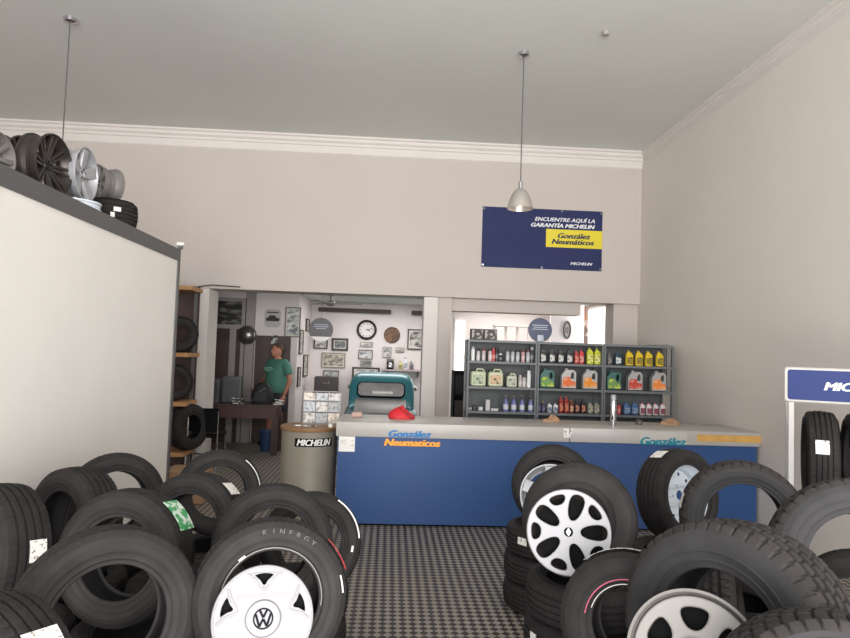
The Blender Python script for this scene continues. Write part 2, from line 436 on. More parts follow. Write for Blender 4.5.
# ---- left display: standing tyres
LG = 'upright tyres of the left display'
t = stand(106, 617, 2.33, 31, 8, 'big upright tyre nearest the camera on the left, empty ring facing us', R=.308, wd=.19, rb=.183, group=LG)
t = stand(270, 596, 2.52, 14, 9, 'upright tyre behind the white hubcap with the round emblem', R=.29, wd=.175, rb=.175, group=LG); VWT = t
patch(t, 'tread_tag', M_red, .29, 18, 44, .045, .075, 'red and white tag on the tread edge')
ring_line(t, 'white_mark', M_white, .262, .088, 2, 16, .005, 'thin white mark on the sidewall')
arc_text(t, 'KINERGY', .236, .086, 75, .027, M_let, 7.5)
ring_line(t, 'bead_line', mat('worn bead line', (130, 126, 122), .5), .184, .0765, -10, 190, .003, 'pale line round the bead')
ring_line(t, 'white_mark', M_white, .186, .0785, 122, 130, .008, 'short white mark by the bead')
t = stand(273, 544, 3.16, 12, 9, 'dark upright tyre directly behind the one with the white hubcap', R=.285, wd=.18, rb=.172, group=LG)
t = stand(311, 543, 3.66, 4, 17, 'upright tyre beside the blue counter panel, white curve along its edge', R=.28, wd=.175, rb=.17, group=LG)
ring_line(t, 'white_mark', M_white, .262, .088, 5, 58, .008, 'white curved mark on the sidewall')
ring_line(t, 'white_mark', M_white, .225, .089, -12, -4, .012, 'small white mark on the sidewall')
t = stand(126, 556, 2.93, -10, 8, 'upright tyre with a green and white sticker on its tread', R=.29, wd=.19, rb=.172, group=LG)
patch(t, 'label_sticker', M_green, .29, 26, 56, -.075, .045, 'green and white printed sticker')
t = stand(73, 525, 3.40, -33, 6, 'upright tyre turned sideways, against the white panel behind the green-stickered one', R=.29, wd=.205, rb=.172, group=LG)
t = stand(115, 500, 4.0, 32, 10, 'farthest upright tyre against the foot of the white panel', R=.28, wd=.175, rb=.168, group=LG)
t = stand(194, 527, 3.44, -14, 10, 'upright tyre with small white sticker, left of the dark tyre behind the hubcap', R=.28, wd=.185, rb=.168, group=LG)
patch(t, 'label_sticker', M_label, .28, 40, 56, -.035, .06, 'white printed sticker')
t = stand(219, 492, 4.25, 18, 10, 'farthest upright tyre of the left display, white curve on its right edge', R=.27, wd=.175, rb=.165, group=LG)
ring_line(t, 'white_mark', M_white, .246, .088, 6, 52, .005, 'white curved mark on the sidewall')
t = stand(-6, 553, 2.98, -34, 5, 'upright tyre cut by the left picture edge, white sticker on its broad tread', R=.30, wd=.22, rb=.175, group=LG)
patch(t, 'label_sticker', M_label, .30, 3, 20, -.06, .01, 'white printed sticker')
t = stand(-26, 712, 1.74, -24, 6, 'upright tyre in the bottom left corner, only its top in the picture', R=.29, wd=.205, rb=.172, group=LG)
patch(t, 'label_sticker', M_label, .29, 38, 52, -.05, .05, 'white printed sticker')

# ---- left display: tyres lying flat, two high
FW = .198
gx = [-.47, -1.07, -1.67]; gy = [1.80, 2.40, 3.00, 3.60, 4.20]
flat = None
def flat_tyre(x, y, z, label, group, R=.292, wd=FW, rb=.188, rot=0.):
    global flat
    M = T(x, y, z+wd/2) @ RZ(rot)
    return make_tyre(M, label, R, wd, rb, 'rib', False, group)
FG = 'tyres lying flat under the left display'
where = {(0, 1): 'under the white-hubcapped tyre', (1, 1): 'under the big empty ring at left', (0, 2): 'under the dark tyre behind the hubcap',
         (1, 2): 'under the green-stickered tyre', (0, 3): 'under the tyre beside the blue counter', (1, 3): 'under the white-stickered tyre',
         (2, 2): 'under the tyre cut by the picture edge', (2, 3): 'under the sideways tyre by the white panel', (2, 4): 'under the farthest tyre by the white panel',
         (1, 4): 'under the farthest tyre of the left display', (1, 0): 'under the bottom left corner tyre'}
for (i, j), wh in where.items():
    x = gx[i]+random.uniform(-.006, .006); y = gy[j]+random.uniform(-.006, .006)
    for k in range(2):
        flat_tyre(x+random.uniform(-.004, .004), y+random.uniform(-.004, .004), k*FW,
                  ('lower' if k == 0 else 'upper')+' black tyre lying flat '+wh, FG, rot=random.uniform(0, 90))

# ---- right display
RG = 'upright tyres of the right display'
AG = 'tyres lying flat under the right display'
def stack(x, y, n, wd, R, wh, rb=.18, lab=None):
    for k in range(n):
        nm = 'single' if n == 1 else {0: 'bottom', n-1: 'top'}.get(k, 'middle')
        t = flat_tyre(x+random.uniform(-.008, .008), y+random.uniform(-.008, .008), k*wd, '%s black tyre lying flat in the stack %s' % (nm, wh), AG, R, wd, rb, 0. if lab else random.uniform(0, 90))
        if lab and k in lab:
            patch(t, 'label_sticker', M_label, R, *lab[k], lab='white printed sticker')
stack(.99, 3.15, 3, .195, .285, 'under the two-tone black and silver wheel', lab={1: (196, 206, -.06, .05), 0: (190, 200, -.02, .07)})
stack(1.10, 4.27, 3, .178, .29, 'behind the two-tone wheel, near the counter', lab={2: (212, 226, .0, .045)})
stack(1.80, 3.92, 2, .25, .29, 'under the white steel wheel')
stack(1.83, 3.28, 2, .22, .29, 'under the chunky ring by the counter')
stack(1.91, 2.52, 2, .235, .30, 'under the dusty tyre at the right edge')
stack(.86, 2.52, 2, .195, .28, 'under the tyre left of the largest one')
stack(1.28, 2.0, 2, .225, .30, 'under the largest tyre')
t = stand(579, 520, 3.20, -22, 14, 'upright tyre behind the two-tone black and silver wheel', R=.283, wd=.19, rb=.125, group=RG); R2T = t
t = stand(553, 486, 4.42, -14, 22, 'upright tyre nearest the counter, silver spoked wheel before it', R=.285, wd=.185, rb=.165, group=RG); R1T = t
t = stand(678, 495, 3.95, 26, 8, 'upright tyre on a white steel wheel, small pale sticker on top', R=.285, wd=.21, rb=.185, group=RG); R3T = t
patch(t, 'label_sticker', M_label, .285, 108, 124, -.05, .035, 'pale printed sticker')
t = stand(742, 520, 3.27, -20, 4, 'chunky upright tyre whose hole frames a patch of blue counter', R=.305, wd=.20, rb=.19, pat='fine', dusty=True, group=RG)
patch(t, 'label_sticker', M_label, .305, 158, 172, .0, .075, 'pale printed sticker')
t = stand(862, 568, 2.47, -22, 14, 'dusty grey upright tyre cut by the right picture edge', R=.345, wd=.21, rb=.205, pat='fine', dusty=True, group=RG)
t = stand(735, 632, 2.06, -57, 6, 'largest upright tyre, coarse block tread, before a silver slotted wheel', R=.352, wd=.275, rb=.20, pat='block', dusty=True, group=RG)
t = stand(633, 623, 2.50, -32, 10, 'upright tyre just left of the largest, printed band over its shoulder', R=.278, wd=.185, rb=.14, group=RG)
patch(t, 'label_sticker', two_tone('grey printed band', (190, 190, 188), (90, 90, 92), 90, .56, .04), .278, 84, 132, .05, .08, 'pale printed band along the shoulder', 14)
ring_line(t, 'pink_mark', mat('pink line', (205, 95, 120), .5), .165, .0885, 70, 175, .004, 'pink ring by the bead')
ring_line(t, 'white_mark', M_white, .148, .082, 80, 165, .003, 'thin white ring by the bead')
t = stand(835, 742, 1.55, -20, 12, 'coarse-treaded upright tyre in the bottom right corner', R=.30, wd=.24, rb=.19, pat='block', dusty=True, group=RG)
t = stand(862, 612, 2.95, -40, 8, 'dark tyre glimpsed through the hole of the dusty tyre at the right edge', R=.28, wd=.20, rb=.16, group=RG)
stack(2.30, 2.96, 1, .20, .275, 'glimpsed behind the dusty right-edge tyre')
stack(1.02, 1.42, 2, .215, .29, 'in the bottom right corner')
t = stand(716, 625, 2.75, 60, 8, 'coarse-treaded tyre glimpsed through the hole of the largest one', R=.29, wd=.22, rb=.185, pat='block', group=RG)
stack(1.39, 2.74, 1, .205, .265, 'glimpsed behind the largest tyre')

# ------------------------------------------------------------------ wheels and hubcaps
def rim_me(r, depth, m, n=64):
    """open rim barrel: flanges at both ends, drop centre between; z from -depth to 0 (face at 0)"""
    mb = MB()
    mb.lathe([(r, 0), (r, -.012), (r*.93, -.018), (r*.92, -.05), (r*.84, -.065), (r*.83, -depth*.62), (r*.92, -depth*.75), (r*.93, -depth+.018), (r, -depth+.012), (r, -depth),
              (r*.965, -depth), (r*.89, -depth*.78), (r*.80, -depth*.62), (r*.81, -.062), (r*.885, -.045), (r*.955, 0)], n, close=True)
    return mb.mesh('rim', m, 30)
def two_tone_wheel(M, label):
    r = .194; t = thing('alloy_wheel', label, 'wheel', M=M)
    link('rim', rim_me(r, .075, M_dkrim), t)
    holes = []
    for k in range(5):
        holes.append(oval(r*.59, 75+72*k, r*.33, r*.19, egg=.22)); holes.append(oval(r*.765, 39+72*k, r*.135, r*.205, egg=.2))
    me = plate_me(circ(r*.965), holes, .010, .004, M_bright)
    for v in me.vertices: v.co.z += .004
    link('spoke_face', me, t)
    MB().lathe([(0, -.05), (r*.90, -.05), (r*.90, -.056), (0, -.056)], 48, cap=False).build('backing_disc', M_black, t)
    bk = plate_me(circ(r*.93), [[(x*1.05, y*1.05) if False else (x, y) for x, y in h] for h in holes], .022, 0, M_black)
    for v in bk.vertices: v.co.z += -.014
    link('spoke_back', bk, t)
    cap = MB().lathe([(0, .016), (r*.085, .016), (r*.115, .012), (r*.12, -.02), (0, -.02)], 32, cap=False).build('centre_cap', M_black, t)
    d = MB()                                     # open diamond emblem
    o = [(0, .017), (.010, 0), (0, -.017), (-.010, 0)]; q = [(0, .008), (.0045, 0), (0, -.008), (-.0045, 0)]
    for k in range(4):
        a, b = o[k], o[(k+1) % 4]; c, e = q[(k+1) % 4], q[k]
        d.prism([a, b, c, e], .016, .018, 'XY')
    d.build('emblem', M_chrome, cap)
    lg = MB()
    for k in range(5):
        a = R_(39+72*k); lg.M = T(r*.21*math.cos(a), r*.21*math.sin(a), 0); lg.lathe([(.011, -.03), (.011, -.012), (.007, -.009), (0, -.009)], 12)
    lg.build('lug_nuts', M_dkrim, t)
    return t
nR2 = axis(-16, 14)
two_tone_wheel(frame_from(P(568.5, 532, 2.985), nR2), 'two-tone black and silver alloy wheel with diamond emblem')
def spoked_wheel(M, label, m, r, depth, k, sw, hub=.26, dish=.03, name='alloy_wheel', cat='wheel', dbl=False, group=None):
    """rim barrel with k radial spokes"""
    t = thing(name, label, cat, M=M, group=group)
    link('rim', rim_me(r, depth, m), t)
    mb = MB()
    for i in range(k):
        mb.M = RZ(90+360*i/k)
        offs = (-sw*.75, sw*.75) if dbl else (0,)
        for o in offs:
            a0, a1 = r*hub*.8, r*.93; s0, s1 = sw*(.42 if dbl else .6), sw*(.42 if dbl else .8)
            zc, zr = -dish, -.008
            x0 = o*.55; x1 = o*1.25
            vs = [(a0, x0-s0, zc), (a1, x1-s1, zr), (a1, x1+s1, zr), (a0, x0+s0, zc), (a0, x0-s0*1.2, zc-.03), (a1, x1-s1*1.2, zr-.025), (a1, x1+s1*1.2, zr-.025), (a0, x0+s0*1.2, zc-.03)]
            mb.add(vs, [(0, 1, 2, 3), (7, 6, 5, 4), (0, 4, 5, 1), (1, 5, 6, 2), (2, 6, 7, 3), (3, 7, 4, 0)])
    mb.build('spokes', m, t, 30, .003)
    hb = MB().lathe([(r*hub, -dish-.045), (r*hub, -dish-.004), (r*hub*.86, -dish+.004), (r*hub*.5, -dish+.006), (r*hub*.45, -dish-.006), (0, -dish-.006)], 32).build('hub', m, t)
    lg = MB()
    for i in range(5):
        a = R_(18+72*i); lg.M = T(r*hub*.68*math.cos(a), r*hub*.68*math.sin(a), -dish); lg.lathe([(.009, 0), (.009, .006), (0, .007)], 10)
    lg.build('lug_holes', M_black, hb)
    return t
spoked_wheel(frame_from(P(551, 495, 4.17), axis(-12, 20)), 'silver spoked alloy wheel half hidden behind the two-tone wheel', M_silver, .20, .09, 5, .05, dish=.02)

def steel_wheel(M, label):
    r = .196; t = thing('steel_wheel', label, 'wheel', M=M)
    link('rim', rim_me(r, .15, M_whitest), t)
    me = plate_me(circ(r*.84, 64), [circ(.03, 24)]+[circ(.014, 14, r*.66*math.cos(2*PI*i/10), r*.66*math.sin(2*PI*i/10)) for i in range(10)]+
                  [circ(.0075, 10, r*.3*math.cos(2*PI*(i+.5)/5), r*.3*math.sin(2*PI*(i+.5)/5)) for i in range(5)], .006, .001, M_whitest)
    for v in me.vertices:
        q = v.co.xy.length/r; v.co.z += -.10+(.026 if q < .42 else .022*max(0, 1-(q-.42)/.2))
    link('disc', me, t)
    return t
steel_wheel(R3T.matrix_world @ T(0, 0, .083), 'white steel wheel fitted in the tyre right of the two-tone wheel')

# slotted silver wheel at the foot of the picture
def slotted_wheel(M, label):
    r = .19; t = thing('alloy_wheel', label, 'wheel', M=M)
    link('rim', rim_me(r, .07, M_dull), t)
    holes = [oval(r*.57, 60*i+32, r*.20, r*.225, egg=.3) for i in range(6)]
    me = plate_me(circ(r*.87), holes, .012, .006, mat('brushed alloy', (150, 146, 143), .55, .15, spec=.3), 2)
    for v in me.vertices: v.co.z += -.022
    link('slotted_face', me, t)
    MB().lathe([(r*.30, -.03), (r*.28, .01), (r*.2, .016), (0, .018)], 32).build('centre_cap', M_dull, t)
    MB().lathe([(0, -.062), (r*.80, -.062), (r*.80, -.066), (0, -.066)], 40, cap=False).build('backing_disc', M_black, t)
    return t
slotted_wheel(frame_from(P(694, 659, 1.86), axis(-30, 22)), 'dull silver slotted alloy wheel leaning on the largest tyre')

# white hubcap
def hubcap(M, label):
    r = .178; t = thing('hubcap', label, 'hubcap', M=M)
    holes = []; rims = MB()
    for k in range(5):
        a = R_(90+72*k); tri = []
        for (rr, dd) in ((.84, 15), (.855, 8), (.86, 0), (.855, -8), (.84, -15), (.70, -7), (.62, -3.5), (.60, 0), (.62, 3.5), (.70, 7)):
            tri.append((r*rr*math.cos(a+R_(dd)), r*rr*math.sin(a+R_(dd))))
        holes.append(tri)
        vee = [(.90, 22), (.76, 14), (.60, 8), (.53, 0), (.60, -8), (.76, -14), (.90, -22)]
        rims.tube([(r*q*math.cos(a+R_(d)), r*q*math.sin(a+R_(d)), .009+.010*(1-q)) for q, d in vee], r*.026, 8)
    me = plate_me(circ(r*.95, 72), holes, .006, .003, M_hub)
    for v in me.vertices: v.co.z += .012*(1-(v.co.xy.length/r)**2)
    link('face', me, t)
    rims.build('raised_edges', M_hub, t)
    MB().lathe([(r*.93, .004), (r*.955, .010), (r*.985, .008), (r, 0), (r*.99, -.03), (r*.95, -.03), (r*.93, -.004)], 72, close=True).build('outer_ring', M_hub, t)
    MB().lathe([(0, -.024), (r*.93, -.024), (r*.93, -.028), (0, -.028)], 48, cap=False).build('dark_backing', M_black, t)
    c = MB().lathe([(r*.335, .012), (r*.335, .017), (r*.32, .0185), (0, .0195)], 48).build('centre_disc', M_hub, t)
    g = mat('emblem line grey', (84, 82, 86), .4)
    MB().lathe([(r*.345, .012), (r*.345, .0182), (r*.33, .0188), (r*.325, .012)], 48, close=True).build('groove_ring', g, c)
    e = MB(); dk = mat('emblem dark', (26, 26, 32), .6, spec=.1); q = r*.165
    e.lathe([(q*1.02, .018), (q*1.02, .0215), (q*1.20, .0215), (q*1.20, .018)], 40, close=True)
    def stroke(p0, p1, wd):
        (x0, y0), (x1, y1) = p0, p1; dx, dy = x1-x0, y1-y0; L = math.hypot(dx, dy); nx, ny = -dy/L*wd/2, dx/L*wd/2
        e.prism([(q*(x0+nx), q*(y0+ny)), (q*(x1+nx), q*(y1+ny)), (q*(x1-nx), q*(y1-ny)), (q*(x0-nx), q*(y0-ny))], .018, .0215, 'XY')
    for sx in (-1, 1):
        stroke((sx*.42, .92), (0, .12), .27)                       # V
        stroke((sx*.88, .52), (sx*.44, -.86), .27); stroke((sx*.44, -.86), (0, -.02), .27)   # W
    e.build('emblem', dk, c)
    return t
hubcap(frame_from(P(263, 618, 2.36), axis(12, 16)), 'white silver hubcap with round emblem leaning in the left tyre')

# ------------------------------------------------------------------ white partition with wheels on top
PXF, PXB, PY0, PY1, PZ = -2.10, -2.86, .6, 6.43, 2.575
t = thing('display_partition', 'tall white panelled partition with grey steel frame along the left', 'partition', ((PXF+PXB)/2, 3.5, 0))
def rel(o, mb): mb.M = T(*(-Vector(o.location))); return mb
rel(t, MB()).bb(PXB+.03, PXF-.012, PY0, PY1-.03, .02, PZ-.03).build('panel', M_panel, t)
f = rel(t, MB()); f.bb(PXB, PXF, PY0, PY1, PZ-.115, PZ); f.build('top_rail', M_steel, t)
f = rel(t, MB()); f.bb(PXF-.05, PXF, PY1-.055, PY1, 0, PZ-.115); f.bb(PXB, PXB+.05, PY1-.055, PY1, 0, PZ-.115); f.build('end_post', M_steel, t)
a = P(-3, 300, 3); yq = 2.1*F/391
f = rel(t, MB()); f.bb(PXF-.05, PXF, 3.36, 3.475, 0, PZ-.115); f.build('middle_post', M_steel, t)

def on_top(px, y, r, x=-2.58): return Vector((x, y, PZ+r+.001))
def top_wheel(px, y, r, depth, yw, lean, **k):
    x = P(px, 170, y).x
    return frame_from(Vector((x, y, PZ+r+.002)), axis(yw, lean))
# yaw 90 faces +X (across the room)
WG = 'wheels on top of the partition'
spoked_wheel(top_wheel(-4, 3.92, .155, .15, 80, 0), 'silver rim at the left picture edge on the partition', M_dull, .155, .15, 8, .02, group=WG)
spoked_wheel(top_wheel(24, 4.36, .21, .15, 88, 0), 'first dark rim on the partition, seen from its barrel side', M_dkrim, .208, .13, 10, .02, group=WG)
spoked_wheel(top_wheel(55, 4.27, .208, .16, 86, 0), 'dark wheel with thin crossed spokes on the partition', M_dkrim, .205, .14, 8, .022, .2, .05, dbl=True, group=WG)
ZF = .058
M3 = top_wheel(88, 4.62, .19, .17, 92, 0); M3.translation.z += ZF; M3.translation.x = -2.19
spoked_wheel(M3, 'bright silver five-spoke wheel standing on the partition', M_silver, .19, .17, 5, .05, group=WG)
spoked_wheel(T(-2.275, 4.66, PZ+ZF) @ RZ(20), 'pale wheel lying flat below the bright silver one', M_whitest, .165, .058, 5, .04, group=WG)
t = make_tyre(T(-2.31, 5.33, PZ+.106), 'small black tyre lying flat on the partition, white tag on its side', .195, .21, .12)
patch(t, 'tag', M_white, .195, -64, -48, .0, .035, 'white tag')
patch(t, 'tag', M_white, .195, -70, -61, -.05, -.01, 'white tag')
M5 = frame_from(Vector((-2.44, 5.28, PZ+.211+.148)), axis(-35, 0))
w5 = spoked_wheel(M5, 'plain rim with dark open back standing on the small flat tyre', M_dull, .148, .17, 7, .03, group=WG)
MB().lathe([(0, -.05), (.125, -.05), (.125, -.056), (0, -.056)], 40, cap=False).build('dark_disc', M_dkrim, w5)
t = thing('sensor', 'small white sensor on the far top corner of the partition', 'sensor', (P(178, 240, 6.3).x, 6.38, PZ))
MB().bb(-.02, .02, -.02, .02, 0, .03).build('bracket', M_steel, t)
MB().rbox((0, 0, .05), (.075, .05, .035), .012).build('body', M_white, t)

# ------------------------------------------------------------------ tyre rack beyond the partition
RX0, RX1, RY0, RY1 = -3.45, P(189, 400, 8.3).x, 8.22, 8.72
t = thing('tyre_rack', 'grey tyre rack with pale wooden shelves beyond the white partition', 'rack', ((RX0+RX1)/2, 8.4, 0))
for (x, y) in ((RX0, RY0), (RX1-.42, RY0), (RX0, RY1), (RX1-.10, RY1)):
    rel(t, MB()).bb(x-.02, x+.02, y-.02, y+.02, 0, 2.42).build('post', M_steel, t)
SHZ = [P(186, 353, 8.3).z, P(186, 402, 8.3).z, P(186, 452, 8.3).z, 2.38]
for z in SHZ:
    s = rel(t, MB()); s.bb(RX0+.02, RX1-.02, RY0, RY1, z-.05, z); s.build('shelf', M_wood, t)
rel(t, MB()).bb(RX0, RX1-.06, RY1+.02, RY1+.035, .05, 2.42).build('back_panel', M_dwood, t)  # added dark sheet standing in for the shade behind the rack tyres
for k, z in enumerate(SHZ[:2]):
    nm = ['top', 'second'][k]
    R = .235
    make_tyre(frame_from((P(177 if k == 0 else 174, 380, 8.45).x, 8.46, z+R+.002), axis(12, 0)), 'tyre on the %s shelf of the far tyre rack' % nm, R, .19, .12, 'fine', group='tyres on the far rack')
make_tyre(frame_from((P(187, 428, 8.4).x, 8.44, SHZ[2]+.30), axis(62, 4)), 'big tyre on the bottom shelf of the far tyre rack', .295, .20, .15, group='tyres on the far rack')
p = P(188, 462, 6.9)
t = MB().rbox((p.x, 6.95, .17), (.42, .36, .34), .02).build('cardboard_box', mat('cardboard', (150, 120, 92), .8)); tag(t, 'brown cardboard box on the floor at the end of the partition', 'box')
c = MB().tube([P(172, 292, 9.0), P(186, 291, 9.04), P(196, 287, 9.05), P(212, 285, 9.07), P(240, 287, 9.08)], .008, 6).build('cable', M_dwood); tag(c, 'thin cable sagging along the wall above the tyre rack', 'cable')

# ------------------------------------------------------------------ pendant lamps, detector
def pendant(x, y, label, zs=3.10):
    t = thing('pendant_lamp', label, 'lamp', (x, y, ZC), group='pendant lamps')
    MB().lathe([(0, 0), (.06, 0), (.055, -.03), (.02, -.045), (0, -.045)], 24, cap=False).build('ceiling_rose', M_chrome, t)
    MB().tube([(0, 0, -.04), (0, 0, zs+.26-ZC)], .006, 6).build('cord', M_steel, t)
    MB().lathe([(.0, .27), (.022, .27), (.022, .19), (0.0, .19)], 16, cap=False).build('lamp_holder', M_chrome, t, M=T(0, 0, zs-ZC))
    o = [(.028, .20), (.055, .185), (.085, .14), (.108, .09), (.122, .04), (.13, .0)]
    MB().lathe(o+[(r-.003, z) for r, z in o[::-1]], 40, close=True).build('lamp_shade', mat('ribbed frosted shade', (190, 184, 178), .25, .35, alpha=.8), t, M=T(0, 0, zs-ZC))
    MB().ball((0, 0, .07), (.035, .035, .05)).build('bulb', mat('lit bulb', (255, 240, 215), .4, emit=(255, 226, 180), estr=2.5), t, M=T(0, 0, zs-ZC))
    return t
p = P(524, 50, 6.26)
pendant(p.x, 6.26, 'glass pendant lamp hanging in front of the blue banner')
p2 = P(70.5, 15, 6.1)
pendant(p2.x, 6.1, 'pendant lamp on a long cord above the partition at left')
p = P(604, 41, 5.8)
o = MB().lathe([(0, ZC), (.035, ZC), (.03, ZC-.03), (0, ZC-.035)], 20, cap=False); o.v = [(x+p.x, y+5.75, z) for x, y, z in o.v]
tag(o.build('ceiling_sensor', mat('old plastic', (150, 146, 142), .6)), 'small round grey sensor on the ceiling right of the lamp', 'sensor')

# ------------------------------------------------------------------ banner
yb = YB-.0065
a = P(482, 206, yb); b = P(602, 212, yb); c = P(602, 271, yb); d = P(482, 267, yb)
bx0, bx1, bz1, bz0 = (a.x+d.x)/2, (b.x+c.x)/2, (a.z+b.z)/2, (c.z+d.z)/2
BW, BH = bx1-bx0, bz1-bz0
t = thing('banner', 'navy wall banner with white lettering and a yellow name panel', 'banner', (bx0, yb, bz0))
MB().bb(0, BW, -.004, .006, 0, BH).build('sheet', M_navy, t)
MB().bb(BW*.53, BW, -.007, -.004, BH*.37, BH*.67).build('name_panel', M_yel, t)
wt = mat('banner white', (226, 226, 230), .6); dk = mat('banner dark lettering', (28, 32, 66), .6)
text('lettering', 'ENCUENTRE AQUÍ LA', .078, wt, t, T(BW*.935, -.006, BH*.80) @ FACE, shear=.25, bold=.003, align='RIGHT', width=BW*.50)
text('lettering', 'GARANTÍA MICHELIN', .08, wt, t, T(BW*.935, -.006, BH*.70) @ FACE, shear=.25, bold=.005, align='RIGHT', width=BW*.53)
text('lettering', 'González', .105, dk, t, T(BW*.765, -.009, BH*.525) @ FACE, shear=.25, bold=.006, align='CENTER', width=BW*.27)
text('lettering', 'Neumáticos', .105, dk, t, T(BW*.755, -.009, BH*.425) @ FACE, shear=.25, bold=.006, align='CENTER', width=BW*.35)
text('lettering', 'MICHELIN', .052, wt, t, T(BW*.83, -.006, BH*.09) @ FACE, shear=.25, bold=.003, align='CENTER', width=BW*.18)
g = MB()
for (x, z) in ((.02, .03), (BW/2, .02), (BW-.02, .03), (.02, BH-.03), (BW*.33, BH-.02), (BW*.66, BH-.02), (BW-.02, BH-.03)):
    g.M = T(x, -.005, z) @ RX(90); g.lathe([(.008, 0), (.015, 0), (.015, .003), (.008, .003)], 12, close=True)
g.build('eyelets', M_chrome, t)

# ------------------------------------------------------------------ counter
CX0, CX1, CY0, CY1, CZ = -.475, 3.622, 6.08, 6.82, .965
t = thing('counter', 'long blue shop counter with a grey top and name lettering', 'counter', ((CX0+CX1)/2, 6.5, 0))
rel(t, MB()).bb(CX0+.02, CX1-.02, CY0+.02, CY1-.06, .022, CZ-.135).build('front_panel', M_blue, t)
rel(t, MB()).bb(CX0+.04, CX1-.04, CY0+.06, CY1-.1, 0, .022).build('plinth', M_black, t)
tp = rel(t, MB()); tp.bb(CX0, 1.745, CY0, CY1, CZ-.135, CZ); tp.build('countertop', M_grey, t, bevel=.006)
tp = rel(t, MB()); tp.bb(1.75, CX1, CY0, CY1, CZ-.135, CZ); tp.build('countertop', M_grey, t, bevel=.006)
def on_counter(px0, px1, py, s, m, bold=.003, size=.1, y=CY0-.002):
    a = P(px0, py, y); b = P(px1, py, y)
    return text('lettering', s, size, m, t, T(*(Vector((a.x, y, a.z))-t.location)) @ FACE, shear=.25, bold=bold, width=b.x-a.x)
on_counter(389, 431, 436.7, 'González', M_lblue, .007, .085)
on_counter(384.5, 440, 445.5, 'Neumaticos', M_or, .008, .09, CY0-.001)
w_ = MB(); q = P(640, 446.5, CY0); q2 = P(687, 434, CY0); w_ = rel(t, MB()); w_.bb(q.x, q2.x, CY0-.003, CY0, CZ-.128, CZ-.012); w_.build('name_sticker', mat('pale sticker', (190, 186, 182), .5), t)
on_counter(641, 686, 444.5, 'González', M_teal, .007, .1, CY0-.005)
q = P(697, 441, CY0); q2 = P(761, 441, CY0)
rel(t, MB()).bb(q.x, q2.x, CY0-.003, CY0, CZ-.095, CZ-.03).build('orange_stripe', mat('worn orange', (206, 160, 84), .5, var=.1, vscale=12), t)
q = P(563.5, 434, CY0); 
sk = rel(t, MB()); sk.bb(q.x, q.x+.085, CY0-.003, CY0, CZ-.095, CZ-.004); sk.build('price_sticker', two_tone('counter sticker', (226, 224, 220), (130, 130, 128), 50, .56, .03), t)
a = P(339, 436, CY0-.003); b = P(354.5, 452, CY0-.003); a.z = min(a.z, CZ-.137)
n = thing('notice', 'white paper notice taped to the left end of the blue counter', 'notice', (a.x, CY0-.004, b.z))
# lies on the blue panel just under the top
MB().bb(0, b.x-a.x, .012, .018, 0, a.z-b.z).build('sheet', M_white, n)
MB().bb(.01, b.x-a.x-.01, .011, .013, (a.z-b.z)*.2, (a.z-b.z)*.85).build('print', two_tone('notice print', (232, 230, 226), (150, 150, 156), 60, .6, .03, .8, (.3, 1, 2.5)), n)

# things on the counter
p = P(400.5, 416.5, 6.5)
t = thing('red_bag', 'red crumpled cloth bag on the counter before the teal car', 'bag', (p.x, 6.52, CZ))
rb_ = MB(); prof_ = [(.13, 0), (.135, .02), (.105, .06), (.06, .10), (.02, .125), (0, .127)]
rb_.lathe(prof_, 20)
rb_.v = [(x*(1+.12*math.sin(9*x+40*z)), y*.75, z*(1+.1*math.sin(60*x))) for x, y, z in rb_.v]
rb_.build('cloth', mat('red cloth', (206, 40, 48), .6, bump=.3, bscale=25), t, 60)
MB().tube([(-.02, -.02, .115), (.03, -.07, .075), (.09, -.075, .03), (.12, -.07, .012)], .007, 6).build('drawstring', mat('dark red cord', (140, 24, 32), .6), t)
p = P(609.5, 428, 6.5)
t = thing('thermos', 'tall silver thermos flask standing on the counter', 'flask', (p.x, 6.4, CZ))
MB().lathe([(.0, 0), (.032, 0), (.034, .01), (.034, .22), (.026, .245), (.026, .25), (0, .25)], 28, cap=False).build('body', M_chrome, t)
MB().lathe([(.027, .25), (.028, .255), (.028, .30), (.022, .31), (0, .31)], 24).build('cap', M_silver, t)
def rag(px, py, y, s, label, m):
    p = P(px, py, y); mb = MB(); mb.lathe([(s, 0), (s*1.02, .012), (s*.8, .03), (s*.45, .045), (0, .04)], 28)
    mb.v = [(x*(1+.2*math.sin(23*y_+3)), y_*.6*(1+.2*math.sin(31*x)), z*(1+.5*math.sin(40*x+27*y_))) for x, y_, z in mb.v]
    mb.v = [(x+p.x, yy+y, max(z, 0)+CZ) for x, yy, z in mb.v]
    return tag(mb.build('rag', m, None, 70), label, 'cloth')
M_rag = mat('brown rag', (168, 132, 104), .85, var=.2, vscale=25)
rag(669, 424, 6.62, .10, 'brown crumpled cloth at the right end of the counter', M_rag)
rag(551, 423, 6.60, .085, 'brown crumpled cloth near the middle of the counter', M_rag)
p = P(639, 425, 6.55); t = thing('tin', 'small dark round tin on the counter left of the right-hand cloth', 'tin', (p.x, 6.55, CZ))
MB().lathe([(0, 0), (.036, 0), (.036, .045), (0, .045)], 24, cap=False).build('body', M_steel, t)
MB().lathe([(.038, .042), (.038, .055), (0, .056)], 24).build('lid', M_dkrim, t)
p = P(357, 412, 6.55); t = MB().rbox((p.x, 6.55, CZ+.025), (.11, .08, .05), .015).build('small_box', mat('pinkish card', (190, 160, 148), .7)); tag(t, 'small pinkish box on the counter left of the red bag', 'box')

